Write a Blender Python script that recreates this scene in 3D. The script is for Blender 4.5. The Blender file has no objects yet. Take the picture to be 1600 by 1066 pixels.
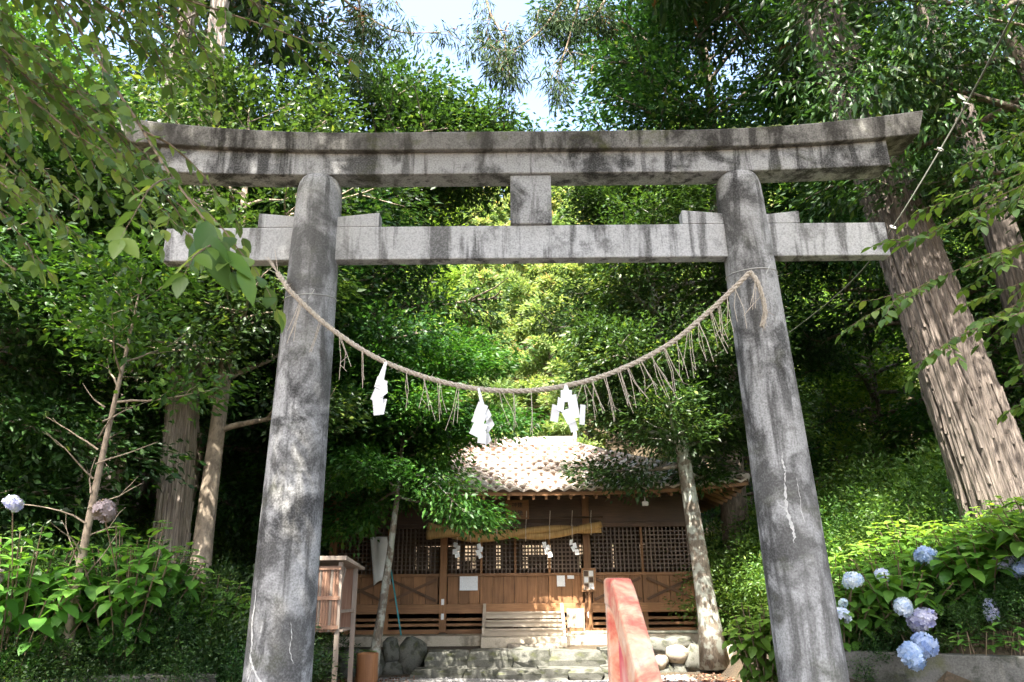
import bpy, bmesh, math, random
import numpy as np
from mathutils import Vector, Matrix, Euler
R = math.radians
sc = bpy.context.scene
col = sc.collection

# ------------------------------------------------------------------ camera
cam_d = bpy.data.cameras.new('camera'); cam = bpy.data.objects.new('camera', cam_d); col.objects.link(cam)
cam_d.sensor_width = 36.0; cam_d.lens = 26.0; cam_d.clip_end = 2000; cam_d.clip_start = 0.05
cam.matrix_world = Matrix.Translation((0, 0, 1.0)) @ Matrix.Rotation(R(90 + 18), 4, 'X') @ Matrix.Rotation(R(-0.5), 4, 'Z')
cam_d.dof.use_dof = True; cam_d.dof.focus_distance = 8.0; cam_d.dof.aperture_fstop = 5.0
sc.camera = cam
# ------------------------------------------------------------------ world, sun, exposure
SUN_EL, SUN_AZ = 56.0, -13.0            # azimuth measured from straight behind the camera, negative = left
w = bpy.data.worlds.new('World'); sc.world = w; w.use_nodes = True
nt = w.node_tree; nt.nodes.clear()
sky = nt.nodes.new('ShaderNodeTexSky'); sky.sky_type = 'NISHITA'; sky.sun_disc = False
sky.sun_elevation = R(SUN_EL); sky.air_density = 1.0; sky.dust_density = 5.0; sky.ozone_density = 1.0
bg = nt.nodes.new('ShaderNodeBackground'); bg.inputs['Strength'].default_value = 0.15
out = nt.nodes.new('ShaderNodeOutputWorld')
nt.links.new(sky.outputs[0], bg.inputs[0]); nt.links.new(bg.outputs[0], out.inputs[0])
to_sun = Vector((math.sin(R(SUN_AZ)) * math.cos(R(SUN_EL)), -math.cos(R(SUN_AZ)) * math.cos(R(SUN_EL)), math.sin(R(SUN_EL))))
sky.sun_rotation = math.atan2(to_sun.x, to_sun.y)
sd = bpy.data.lights.new('sun', 'SUN'); sd.energy = 4.2; sd.angle = R(0.53); sd.color = (1.0, 0.95, 0.86)
so = bpy.data.objects.new('sun', sd); col.objects.link(so)
so.rotation_euler = to_sun.to_track_quat('Z', 'Y').to_euler(); so.location = to_sun * 60
vs = sc.view_settings
vs.view_transform = 'Standard'; vs.look = 'None'; vs.exposure = 2.62; vs.gamma = 1.0
sc.cycles.max_bounces = 9; sc.cycles.diffuse_bounces = 6; sc.cycles.glossy_bounces = 2; sc.cycles.transmission_bounces = 6; sc.cycles.caustics_reflective = False; sc.cycles.caustics_refractive = False
sc.cycles.use_adaptive_sampling = True; sc.cycles.adaptive_threshold = .02
try: vs.use_curve_mapping = False
except Exception: pass

# ------------------------------------------------------------------ helpers
rng = np.random.default_rng(7); rnd = random.Random(7)
def V(*a): return Vector(a)

def tag(o, label=None, cat=None, group=None, kind=None):
    if label: o['label'] = label
    if cat: o['category'] = cat
    if group: o['group'] = group
    if kind: o['kind'] = kind
    return o

def thing(name, label, cat, loc=(0, 0, 0), group=None):
    o = bpy.data.objects.new(name, None); o.empty_display_size = 0.2
    col.objects.link(o); o.location = loc
    return tag(o, label, cat, group)

def attach(o, parent):
    """parts are written in world coordinates; the parent's own translation is cancelled"""
    o.parent = parent
    if parent.type == 'EMPTY': o.matrix_parent_inverse = Matrix.Translation(-Vector(parent.location))
    return o

class MB:
    def __init__(s): s.v = []; s.f = []
    def add(s, vs_, fs_):
        n = len(s.v); s.v += [tuple(p) for p in vs_]; s.f += [tuple(i + n for i in f) for f in fs_]; return s
    def box(s, a, b):
        (x0, y0, z0), (x1, y1, z1) = a, b
        return s.add([(x0,y0,z0),(x1,y0,z0),(x1,y1,z0),(x0,y1,z0),(x0,y0,z1),(x1,y0,z1),(x1,y1,z1),(x0,y1,z1)],
                     [(0,3,2,1),(4,5,6,7),(0,1,5,4),(1,2,6,5),(2,3,7,6),(3,0,4,7)])
    def bar(s, p0, p1, wd, ht, up=(0, 0, 1)):
        p0, p1 = Vector(p0), Vector(p1); d = (p1 - p0).normalized(); u = Vector(up)
        x = d.cross(u).normalized(); u = x.cross(d).normalized()
        q = []
        for p in (p0, p1):
            for a, b in ((-1,-1),(1,-1),(1,1),(-1,1)): q.append(p + x * a * wd / 2 + u * b * ht / 2)
        return s.add(q, [(0,1,2,3)[::-1],(4,5,6,7),(0,1,5,4),(1,2,6,5),(2,3,7,6),(3,0,4,7)])
    def tube(s, path, rad, n=8, caps=True, ridge=0):
        path = [Vector(p) for p in path]; m = len(path)
        if not hasattr(rad, '__len__'): rad = [rad] * m
        vs_, fs_ = [], []; prev = None
        for i, p in enumerate(path):
            d = (path[min(i + 1, m - 1)] - path[max(i - 1, 0)])
            d = d.normalized() if d.length > 1e-9 else Vector((0, 0, 1))
            if prev is None:
                x = d.orthogonal().normalized()
            else:
                x = (prev - d * prev.dot(d))
                x = x.normalized() if x.length > 1e-6 else d.orthogonal().normalized()
            prev = x; y = d.cross(x)
            for k in range(n):
                a = 2 * math.pi * k / n
                rr_ = rad[i] * (1 + ridge * (math.sin(7 * a + .9 * math.sin(i * .8)) * .5 + math.sin(17 * a + i * .35) * .55 + math.sin(29 * a - i * .5) * .45)) if ridge else rad[i]
                vs_.append(p + (x * math.cos(a) + y * math.sin(a)) * rr_)
        for i in range(m - 1):
            for k in range(n):
                k2 = (k + 1) % n
                fs_.append((i*n+k, i*n+k2, (i+1)*n+k2, (i+1)*n+k))
        if caps:
            fs_.append(tuple(range(n))[::-1]); fs_.append(tuple((m-1)*n + k for k in range(n)))
        return s.add(vs_, fs_)
    def sweep(s, sections):
        """list of equal-length closed point loops, skinned and capped"""
        n = len(sections[0]); vs_ = [p for sec in sections for p in sec]; fs_ = []
        for i in range(len(sections) - 1):
            for k in range(n):
                k2 = (k + 1) % n; fs_.append((i*n+k, i*n+k2, (i+1)*n+k2, (i+1)*n+k))
        fs_.append(tuple(range(n))[::-1]); fs_.append(tuple((len(sections)-1)*n + k for k in range(n)))
        return s.add(vs_, fs_)
    def mesh(s, name, mat, smooth=False):
        me = bpy.data.meshes.new(name); me.from_pydata(s.v, [], s.f); me.update()
        bm = bmesh.new(); bm.from_mesh(me); bmesh.ops.recalc_face_normals(bm, faces=bm.faces); bm.to_mesh(me); bm.free()
        if mat: me.materials.append(mat)
        if smooth: me.polygons.foreach_set('use_smooth', [True] * len(me.polygons))
        return me
    def build(s, name, mat, parent=None, smooth=False, bevel=0):
        o = bpy.data.objects.new(name, s.mesh(name, mat, smooth)); col.objects.link(o)
        if parent is not None: attach(o, parent)
        if bevel:
            b = o.modifiers.new('bevel', 'BEVEL'); b.width = bevel; b.segments = 2; b.limit_method = 'ANGLE'; b.angle_limit = R(40)
        return o

def put(name, me, parent, M=Matrix.Identity(4)):
    o = bpy.data.objects.new(name, me); col.objects.link(o)
    if parent is not None: attach(o, parent)
    o.matrix_basis = M
    return o

def copy_tree(o, loc=None, rz=None, scale=None, parent=None, label=None, group=None):
    c = o.copy(); col.objects.link(c)
    if parent is not None: c.parent = parent
    if loc is not None: c.location = loc
    if rz is not None: c.rotation_euler = (0, 0, rz)
    if scale is not None: c.scale = (scale,) * 3 if not hasattr(scale, '__len__') else scale
    if label: c['label'] = label
    if group: c['group'] = group
    for ch in list(o.children): copy_tree(ch, parent=c)
    return c

# ------------------------------------------------------------------ materials
def newmat(name):
    m = bpy.data.materials.new(name); m.use_nodes = True
    n = m.node_tree; b = n.nodes['Principled BSDF']; return m, n, b
def N(n, t, **kw):
    x = n.nodes.new(t)
    for k, v in kw.items():
        if k.startswith('i_'): x.inputs[k[2:]].default_value = v
        else: setattr(x, k, v)
    return x
def noise(n, scale, detail=4, rough=.55, vec=None, dist=0):
    x = N(n, 'ShaderNodeTexNoise'); x.inputs['Scale'].default_value = scale; x.inputs['Detail'].default_value = detail
    x.inputs['Roughness'].default_value = rough; x.inputs['Distortion'].default_value = dist
    if vec is not None: n.links.new(vec, x.inputs['Vector'])
    return x.outputs['Fac']
def ramp(n, fac, stops):
    x = N(n, 'ShaderNodeValToRGB'); e = x.color_ramp.elements
    while len(e) < len(stops): e.new(0.5)
    for k, (p, c) in enumerate(stops):
        e[k].position = p; e[k].color = (*c, 1) if len(c) == 3 else c
    n.links.new(fac, x.inputs['Fac']); return x.outputs['Color']
def g(v): return (v, v, v)
def mixc(n, fac, a, b, mode='MIX'):
    x = N(n, 'ShaderNodeMix', data_type='RGBA', blend_type=mode)
    for key, val in ((0, fac), (6, a), (7, b)):
        if hasattr(val, 'is_linked') or hasattr(val, 'links'): n.links.new(val, x.inputs[key])
        elif isinstance(val, (int, float)): x.inputs[key].default_value = val
        else: x.inputs[key].default_value = (*val, 1)
    return x.outputs[2]
def coords(n, scale=(1, 1, 1), kind='Object'):
    t = N(n, 'ShaderNodeTexCoord'); mp = N(n, 'ShaderNodeMapping'); mp.inputs['Scale'].default_value = scale
    n.links.new(t.outputs[kind], mp.inputs['Vector']); return mp.outputs['Vector']
def bump(n, b, h, strength=.3, dist=.01):
    x = N(n, 'ShaderNodeBump'); x.inputs['Strength'].default_value = strength; x.inputs['Distance'].default_value = dist
    n.links.new(h, x.inputs['Height']); n.links.new(x.outputs[0], b.inputs['Normal'])

def leaf_mat(name, stops, trans=0.35, rough=.38, tcol=1.6, spec=.5):
    m, n, b = newmat(name)
    at = N(n, 'ShaderNodeAttribute', attribute_name='var')
    oi = N(n, 'ShaderNodeObjectInfo')
    c = ramp(n, at.outputs['Fac'], stops)
    hs = N(n, 'ShaderNodeHueSaturation')
    mr = N(n, 'ShaderNodeMapRange'); mr.inputs['To Min'].default_value = .48; mr.inputs['To Max'].default_value = .515
    n.links.new(oi.outputs['Random'], mr.inputs['Value']); n.links.new(mr.outputs[0], hs.inputs['Hue'])
    n.links.new(c, hs.inputs['Color'])
    n.links.new(hs.outputs[0], b.inputs['Base Color']); b.inputs['Roughness'].default_value = rough
    b.inputs['Specular IOR Level'].default_value = spec
    tr = N(n, 'ShaderNodeBsdfTranslucent')
    tc = mixc(n, 1.0, hs.outputs[0], (tcol * 1.15, tcol * 1.1, tcol * .5), 'MULTIPLY')
    n.links.new(tc, tr.inputs['Color'])
    ms = N(n, 'ShaderNodeMixShader'); ms.inputs[0].default_value = trans
    n.links.new(b.outputs[0], ms.inputs[1]); n.links.new(tr.outputs[0], ms.inputs[2])
    n.links.new(ms.outputs[0], n.nodes['Material Output'].inputs['Surface'])
    return m

def flat_mat(name, colr, rough=.6, var=.15, scale=6, metallic=0, bmp=0):
    m, n, b = newmat(name); v = coords(n)
    f = noise(n, scale, 5, .6, v)
    lo = tuple(max(0, c * (1 - var)) for c in colr); hi = tuple(min(1, c * (1 + var)) for c in colr)
    n.links.new(ramp(n, f, [(.3, lo), (.7, hi)]), b.inputs['Base Color'])
    b.inputs['Roughness'].default_value = rough; b.inputs['Metallic'].default_value = metallic
    if bmp: bump(n, b, f, bmp, .01)
    return m

def wood_mat(name, c0, c1, axis='Z', rough=.65, scale=1.0, perobj=.25):
    m, n, b = newmat(name)
    s = {'X': (1.2, 22, 22), 'Y': (22, 1.2, 22), 'Z': (22, 22, 1.2)}[axis]
    v = coords(n, tuple(k * scale for k in s))
    f = noise(n, 2.0, 6, .65, v, .6)
    big = noise(n, 1.3, 3, .5, coords(n))
    c = ramp(n, f, [(.28, c0), (.72, c1)])
    c = mixc(n, ramp(n, big, [(.35, g(0)), (.7, g(.6))]), c, tuple(k * .55 for k in c0))
    oi = N(n, 'ShaderNodeObjectInfo')
    hs = N(n, 'ShaderNodeHueSaturation'); mr = N(n, 'ShaderNodeMapRange')
    mr.inputs['To Min'].default_value = 1 - perobj; mr.inputs['To Max'].default_value = 1 + perobj
    n.links.new(oi.outputs['Random'], mr.inputs['Value']); n.links.new(mr.outputs[0], hs.inputs['Value'])
    n.links.new(c, hs.inputs['Color']); n.links.new(hs.outputs[0], b.inputs['Base Color'])
    b.inputs['Roughness'].default_value = rough; bump(n, b, f, .35, .004)
    return m

def concrete_mat(name, lo, hi, stain, streak=True, fine=70, moss=0, stain_pos=(.47, .60)):
    m, n, b = newmat(name); v = coords(n)
    sp = noise(n, fine, 3, .7, v)
    md = noise(n, 2.6, 6, .62, v, .4)
    st = noise(n, 1.6, 5, .6, coords(n, (5, 5, .55) if streak else (1.6, 1.6, 1.6)), .3)
    c = ramp(n, sp, [(.26, lo), (.52, tuple(a * .35 + b_ * .65 for a, b_ in zip(lo, hi))), (.74, hi)])
    fac = ramp(n, md, [(stain_pos[0], g(0)), (stain_pos[1], g(.92))])
    c = mixc(n, fac, c, mixc(n, ramp(n, sp, [(.46, g(0)), (.62, g(.6))]), stain, lo))
    fac2 = ramp(n, st, [(.50, g(0)), (.62, g(.85))])
    c = mixc(n, fac2, c, mixc(n, ramp(n, sp, [(.46, g(0)), (.62, g(.5))]), tuple(k * .8 for k in stain), lo))
    big = noise(n, .55, 3, .5, v)
    c = mixc(n, ramp(n, big, [(.42, g(0)), (.62, g(.3))]), c, (hi[0] * .5, hi[1] * .49, hi[2] * .46))
    if moss:
        mo = noise(n, 3.1, 5, .6, coords(n, (1, 1, 1.3)))
        c = mixc(n, ramp(n, mo, [(.56, g(0)), (.68, g(moss))]), c, (.09, .10, .02))
    n.links.new(c, b.inputs['Base Color']); b.inputs['Roughness'].default_value = .9
    b.inputs['Specular IOR Level'].default_value = .2
    bump(n, b, sp, .35, .004)
    return m

def bark_mat(name, c0, c1, sx=9, sz=.7, lichen=None, bs=.9):
    m, n, b = newmat(name)
    v = coords(n, (sx, sx, sz)); f = noise(n, 2.2, 7, .68, v, .5)
    vo = coords(n); md = noise(n, 1.7, 4, .55, vo)
    c = ramp(n, f, [(.36, c0), (.60, c1)])
    fi = noise(n, 6.5, 5, .7, coords(n, (sx, sx, sz * .8)), .2)
    c = mixc(n, ramp(n, fi, [(.40, g(.75)), (.52, g(0))]), c, tuple(k * .6 for k in c0))
    c = mixc(n, ramp(n, md, [(.4, g(0)), (.7, g(.55))]), c, tuple(k * .55 for k in c1))
    if lichen:
        lf = noise(n, 5.5, 5, .62, vo); c = mixc(n, ramp(n, lf, [(.47, g(0)), (.56, g(.85))]), c, lichen)
    n.links.new(c, b.inputs['Base Color']); b.inputs['Roughness'].default_value = .9
    bump(n, b, f, bs, .03)
    return m

M = {}
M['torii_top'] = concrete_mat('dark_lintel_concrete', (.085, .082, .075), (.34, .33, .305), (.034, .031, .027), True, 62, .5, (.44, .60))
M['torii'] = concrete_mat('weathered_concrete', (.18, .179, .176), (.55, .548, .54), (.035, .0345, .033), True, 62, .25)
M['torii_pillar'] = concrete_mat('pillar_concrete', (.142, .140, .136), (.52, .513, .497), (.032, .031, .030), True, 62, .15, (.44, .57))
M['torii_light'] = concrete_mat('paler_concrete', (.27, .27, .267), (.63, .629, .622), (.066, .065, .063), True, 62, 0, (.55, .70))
M['mortar'] = flat_mat('mortar', (.50, .49, .46), .95, .3, 40)
M['kerb'] = concrete_mat('kerb_concrete', (.07, .07, .062), (.17, .165, .15), (.03, .034, .022), False, 60, .5)  # tones lowered to put the kerb's shade into its colour
M['platform'] = concrete_mat('platform_concrete', (.40, .34, .26), (.62, .54, .42), (.22, .19, .14), False, 50, .15, (.55, .75))
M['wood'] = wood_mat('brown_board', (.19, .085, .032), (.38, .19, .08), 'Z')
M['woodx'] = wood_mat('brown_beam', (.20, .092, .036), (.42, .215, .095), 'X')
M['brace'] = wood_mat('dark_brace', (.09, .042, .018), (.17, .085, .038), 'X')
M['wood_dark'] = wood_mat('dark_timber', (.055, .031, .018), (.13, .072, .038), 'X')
M['lattice'] = wood_mat('lattice_wood', (.10, .068, .048), (.21, .145, .105), 'Z')
M['wood_pale'] = wood_mat('pale_timber', (.42, .34, .25), (.66, .57, .45), 'X', perobj=.12)
M['wood_grey'] = wood_mat('grey_timber', (.22, .17, .13), (.40, .33, .27), 'Z', perobj=.15)
M['wood_red'] = wood_mat('reddish_timber', (.20, .10, .062), (.38, .23, .15), 'Z', perobj=.22)
M['paper'] = flat_mat('white_paper', (.86, .86, .86), .7, .03, 12)
M['cloth'] = flat_mat('white_cloth', (.80, .80, .79), .8, .05, 5)
M['plaster'] = flat_mat('inner_wall', (.10, .085, .065), .9, .15, 3)
M['black'] = flat_mat('black_ink', (.03, .028, .025), .8, .1, 5)
M['wire'] = flat_mat('wire', (.55, .54, .5), .5, .1, 5, .4)
M['cable'] = flat_mat('cable', (.07, .075, .055), .6, .2, 5)
M['red'] = flat_mat('red_paint', (.55, .02, .02), .45, .1, 5)
M['cyan'] = flat_mat('cyan_pole', (.08, .42, .48), .4, .12, 5)
M['moss'] = flat_mat('moss', (.085, .11, .012), .95, .5, 40, 0, .8)
M['stone'] = concrete_mat('field_stone', (.07, .072, .062), (.19, .187, .16), (.032, .036, .024), False, 26, .4, (.5, .7))
M['stone_pale'] = concrete_mat('pale_boulder', (.30, .26, .20), (.52, .45, .36), (.17, .15, .12), False, 22, .15, (.52, .75))
M['bamboo'] = flat_mat('dry_bamboo', (.50, .50, .40), .4, .25, 7)
M['cedar'] = bark_mat('cedar_bark', (.05, .038, .030), (.22, .18, .15), 10, .45)
M['cedar_pale'] = bark_mat('pale_cedar_bark', (.16, .125, .10), (.58, .49, .41), 11, .45)  # bark toned pale to carry the sunlight on the trunk
M['bark'] = bark_mat('brown_bark', (.07, .055, .04), (.22, .175, .13), 5, 1.2)
M['bark_lichen'] = bark_mat('lichen_bark', (.10, .08, .06), (.24, .20, .155), 5, 1.6, (.36, .38, .33), .5)
M['bark_smooth'] = bark_mat('smooth_bark', (.20, .155, .11), (.40, .325, .24), 3, 2.0, None, .3)
M['twig'] = flat_mat('twig', (.17, .12, .075), .8, .3, 9)
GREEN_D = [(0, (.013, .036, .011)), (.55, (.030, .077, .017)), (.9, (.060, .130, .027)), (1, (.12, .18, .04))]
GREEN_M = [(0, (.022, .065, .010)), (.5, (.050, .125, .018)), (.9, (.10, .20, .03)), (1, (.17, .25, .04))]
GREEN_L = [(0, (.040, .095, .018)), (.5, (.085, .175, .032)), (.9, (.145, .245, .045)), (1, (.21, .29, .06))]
CEDARS = [(0, (.10, .17, .06)), (.5, (.22, .30, .12)), (.78, (.32, .38, .17)), (.9, (.36, .31, .17)), (1, (.38, .25, .16))]  # cedar greens lightened in place of haze over the hillside
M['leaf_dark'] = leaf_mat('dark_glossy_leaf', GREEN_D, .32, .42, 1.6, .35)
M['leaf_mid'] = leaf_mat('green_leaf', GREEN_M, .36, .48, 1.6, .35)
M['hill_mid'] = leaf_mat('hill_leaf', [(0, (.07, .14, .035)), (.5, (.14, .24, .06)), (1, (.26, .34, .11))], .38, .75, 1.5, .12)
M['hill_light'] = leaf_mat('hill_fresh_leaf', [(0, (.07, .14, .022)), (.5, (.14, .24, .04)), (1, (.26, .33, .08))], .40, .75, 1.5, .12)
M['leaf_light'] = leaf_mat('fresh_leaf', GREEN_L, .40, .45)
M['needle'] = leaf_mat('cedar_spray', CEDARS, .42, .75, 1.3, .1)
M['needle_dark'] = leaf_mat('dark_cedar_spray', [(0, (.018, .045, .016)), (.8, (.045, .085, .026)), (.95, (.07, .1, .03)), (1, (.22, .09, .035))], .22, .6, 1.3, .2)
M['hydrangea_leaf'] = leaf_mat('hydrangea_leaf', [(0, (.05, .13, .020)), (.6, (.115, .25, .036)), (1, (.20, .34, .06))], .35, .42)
def petal_mat(name, a, b_):
    return leaf_mat(name, [(0, a), (1, b_)], .25, .6, .9, .2)
M['petal_blue'] = petal_mat('blue_petal', (.22, .30, .60), (.55, .63, .85))
M['petal_pale'] = petal_mat('pale_petal', (.45, .56, .85), (.82, .86, .94))
M['petal_violet'] = petal_mat('violet_petal', (.26, .27, .55), (.70, .69, .84))
M['petal_faded'] = petal_mat('faded_petal', (.25, .20, .20), (.45, .38, .40))
M['litter'] = leaf_mat('dead_leaf', [(0, (.10, .045, .022)), (.6, (.27, .135, .08)), (1, (.46, .29, .20))], .1, .8, 1.0, .2)

m, n, b = newmat('straw'); v = coords(n, (60, 60, 60)); f = noise(n, 1.2, 5, .6, v)
n.links.new(ramp(n, f, [(.3, (.34, .28, .21)), (.7, (.64, .56, .45))]), b.inputs['Base Color']); b.inputs['Roughness'].default_value = .8
bump(n, b, f, .7, .01); M['straw'] = m
m, n, b = newmat('golden_straw'); v = coords(n, (70, 3, 5)); f = noise(n, 1.0, 4, .6, v)
n.links.new(ramp(n, f, [(.3, (.26, .145, .045)), (.7, (.50, .32, .12))]), b.inputs['Base Color']); b.inputs['Roughness'].default_value = .75
bump(n, b, f, .6, .01); M['gold_straw'] = m
m, n, b = newmat('roof_tile'); v = coords(n, kind='Object'); oi = N(n, 'ShaderNodeObjectInfo')
tg = N(n, 'ShaderNodeNewGeometry'); f = noise(n, 3.5, 5, .6, tg.outputs['Position'])
c = ramp(n, f, [(.3, (.40, .335, .28)), (.5, (.52, .45, .395)), (.72, (.61, .555, .51))])
c = mixc(n, ramp(n, oi.outputs['Random'], [(0, g(0)), (1, g(.35))]), c, (.47, .36, .29))
n.links.new(c, b.inputs['Base Color']); b.inputs['Roughness'].default_value = .55; M['tile'] = m
m, n, b = newmat('red_paint_sun_cream'); v = coords(n)
f = noise(n, 7, 6, .65, v, .5); f2 = noise(n, 28, 4, .6, v)
c = ramp(n, f, [(.34, (.54, .09, .07)), (.44, (.61, .20, .13)), (.53, (.67, .38, .24)), (.68, (.75, .58, .42))])  # cream tones put sunlight on the rail into its red paint
c = mixc(n, ramp(n, f2, [(.55, g(0)), (.7, g(.5))]), c, (.30, .17, .16))
n.links.new(c, b.inputs['Base Color']); b.inputs['Roughness'].default_value = .75; bump(n, b, f2, .3, .004); M['rail'] = m
m, n, b = newmat('pink_panel'); v = coords(n); f = noise(n, 6, 5, .6, v, .6)
n.links.new(ramp(n, f, [(.38, (.58, .09, .11)), (.52, (.64, .22, .19)), (.64, (.68, .42, .33))]), b.inputs['Base Color']); b.inputs['Roughness'].default_value = .8; M['rail_panel'] = m
m, n, b = newmat('forest_soil'); v = coords(n); f = noise(n, 1.4, 8, .65, v); f2 = noise(n, 22, 5, .6, v)
c = ramp(n, f, [(.3, (.035, .026, .016)), (.55, (.075, .055, .032)), (.75, (.055, .062, .022))])
c = mixc(n, ramp(n, f2, [(.5, g(0)), (.7, g(.6))]), c, (.14, .085, .05))
n.links.new(c, b.inputs['Base Color']); b.inputs['Roughness'].default_value = .95; bump(n, b, f2, .8, .03); M['soil'] = m
m, n, b = newmat('gravel'); v = coords(n); vo = N(n, 'ShaderNodeTexVoronoi'); vo.inputs['Scale'].default_value = 32; n.links.new(v, vo.inputs['Vector'])
c = ramp(n, vo.outputs['Color'], [(.2, (.12, .12, .118)), (.8, (.34, .33, .32))])
n.links.new(c, b.inputs['Base Color']); b.inputs['Roughness'].default_value = .9; bump(n, b, vo.outputs['Distance'], .8, .02); M['gravel'] = m
m, n, b = newmat('printed_paper')
wv = N(n, 'ShaderNodeTexWave'); wv.wave_type = 'BANDS'; wv.bands_direction = 'Z'; wv.inputs['Scale'].default_value = 12; wv.inputs['Distortion'].default_value = 0
v = coords(n); n.links.new(v, wv.inputs['Vector']); f = noise(n, 60, 2, .5, v)
fac = mixc(n, 1.0, ramp(n, wv.outputs['Fac'], [(.55, g(0)), (.7, g(1))]), ramp(n, f, [(.45, g(0)), (.5, g(.5))]), 'MULTIPLY')
n.links.new(mixc(n, fac, (.84, .85, .86), (.4, .42, .46)), b.inputs['Base Color']); b.inputs['Roughness'].default_value = .7; M['print'] = m

# ------------------------------------------------------------------ leaves
def unit(a): return a / np.maximum(np.linalg.norm(a, axis=1, keepdims=True), 1e-9)
LITE = ([0, .42, 1], [0, .5, 0])
FINE = ([0, .14, .38, .68, .88, 1], [0, .33, .5, .38, .16, 0])
def leaf_mesh(name, C, D, Nn, L, wr, mat, shape=LITE, fold=.12, droop=.12, var=None, rg=rng):
    n_ = len(C); D = unit(D); S = unit(np.cross(D, Nn)); Nn = np.cross(S, D)
    L = np.asarray(L).reshape(-1, 1); ts, ws = shape
    if shape is LITE:                      # two faces folded along the midrib
        ctr = C + D * (.42 * L) - Nn * (droop * .18 * L); off = S * (.5 * wr * L); upv = Nn * (fold * wr * L)
        vv = [C, ctr + off + upv, C + D * L - Nn * (droop * L), ctr - off + upv]; tri = [(0, 1, 2), (0, 2, 3)]; rows = []
    else: vv, rows, tri = [], [], []
    for t, wd in (zip(ts, ws) if shape is not LITE else ()):
        ctr = C + D * (t * L) - Nn * (droop * t * t * L)
        if wd == 0: rows.append((len(vv),)); vv.append(ctr)
        else:
            k = len(vv); off = S * (wd * wr * L); up = Nn * (fold * wd * wr * L * 2)
            vv += [ctr + off + up, ctr, ctr - off + up]; rows.append((k, k + 1, k + 2))
    for a, b_ in zip(rows[:-1], rows[1:]):
        if len(a) == 1: tri += [(a[0], b_[0], b_[1]), (a[0], b_[1], b_[2])]
        elif len(b_) == 1: tri += [(a[0], b_[0], a[1]), (a[1], b_[0], a[2])]
        else: tri += [(a[0], b_[0], b_[1]), (a[0], b_[1], a[1]), (a[1], b_[1], b_[2]), (a[1], b_[2], a[2])]
    K = len(vv); co = np.stack(vv, 1).reshape(-1, 3)
    T = (np.arange(n_)[:, None, None] * K + np.array(tri)[None]).reshape(-1, 3)
    me = bpy.data.meshes.new(name)
    me.vertices.add(len(co)); me.vertices.foreach_set('co', co.astype(np.float32).ravel())
    me.loops.add(T.size); me.loops.foreach_set('vertex_index', T.astype(np.int32).ravel())
    me.polygons.add(len(T)); me.polygons.foreach_set('loop_start', (np.arange(len(T)) * 3).astype(np.int32))
    me.polygons.foreach_set('loop_total', np.full(len(T), 3, np.int32))
    if var is None: var = rg.random(n_)
    a = me.attributes.new('var', 'FLOAT', 'POINT'); a.data.foreach_set('value', np.repeat(np.clip(var, 0, 1), K).astype(np.float32))
    me.materials.append(mat); me.update(calc_edges=True); me.validate()
    return me

def clump_leaves(name, centers, axes, n_leaves, spread, flat, L, wr, mat, rg, up=.9, hang=.25, shape=LITE, fold=.12, droop=.12):
    centers = np.array(centers); axes = np.array(axes); k = len(centers)
    wts = rg.gamma(1.3, 1, k); wts /= wts.sum()
    idx = rg.choice(k, n_leaves, p=wts)
    off = rg.normal(0, 1, (n_leaves, 3)) * spread * np.array([1, 1, flat])
    # fade far outliers so clumps keep an edge
    r_ = np.linalg.norm(off, axis=1, keepdims=True) / spread; off *= np.minimum(1, 1.7 / np.maximum(r_, 1e-6))
    C = centers[idx] + off
    D = unit(off * np.array([1, 1, .5])) * .8 + axes[idx] * .7 + rg.normal(0, .45, (n_leaves, 3)); D[:, 2] -= hang
    Nn = np.array([0, 0, 1.0]) * up + rg.normal(0, .5, (n_leaves, 3)) + unit(off) * .25
    cv = rg.normal(.42, .21, k)
    var = cv[idx] + rg.normal(0, .17, n_leaves)
    return leaf_mesh(name, C, D, Nn, L * np.clip(rg.lognormal(-.05, .28, n_leaves), .45, 1.6), wr, mat, shape, fold, droop, var, rg)

def wander(p0, d, length, nseg, rg, bend=.18, lift=0.0):
    p = Vector(p0); d = Vector(d).normalized(); pts = [p.copy()]
    for _ in range(nseg):
        d = (d + Vector(rg.normal(0, bend, 3)) + Vector((0, 0, lift))).normalized(); p = p + d * (length / nseg); pts.append(p.copy())
    return pts

def bark_strips(t, tp, tr, n_, mat, rg):
    """fibrous bark: long ribbons standing slightly off the trunk"""
    mb = MB(); K = len(tp) - 1; H_ = tp[-1].z
    for _ in range(n_):
        a0 = rg.uniform(0, 6.283); z0 = rg.uniform(-.1, H_ * .5); ln = rg.uniform(.5, 2.2); wd = rg.uniform(.018, .05); lift_ = rg.uniform(.004, .03); L_, R_, C_ = [], [], []
        da = rg.normal(0, .05)
        for k in range(7):
            q = k / 6; z = z0 + ln * q; x = min(max(z / H_, 0), .999) * K; i = int(x); c = tp[i].lerp(tp[i+1], x - i); r_ = tr[i] * (1 - x + i) + tr[i+1] * (x - i)
            a = a0 + da * q; wq = wd * (.35 + .65 * math.sin(math.pi * (.12 + .76 * q))) / r_; off = r_ * 1.035 + lift_ * (abs(2 * q - 1) ** 2) * 1.2
            for lst, s_, oo in ((L_, -wq, -.012), (C_, 0, .008), (R_, wq, -.012)): lst.append(Vector((c.x + (off + oo) * math.cos(a + s_), c.y + (off + oo) * math.sin(a + s_), z)))
        for k in range(6):
            mb.add([L_[k], C_[k], C_[k+1], L_[k+1]], [(0, 1, 2, 3)]); mb.add([C_[k], R_[k], R_[k+1], C_[k+1]], [(0, 1, 2, 3)])
    me = bpy.data.meshes.new('bark_strips'); me.from_pydata(mb.v, [], mb.f); me.materials.append(mat); o = bpy.data.objects.new('bark_strips', me); col.objects.link(o); o.parent = t; o['kind'] = 'stuff'

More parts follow.
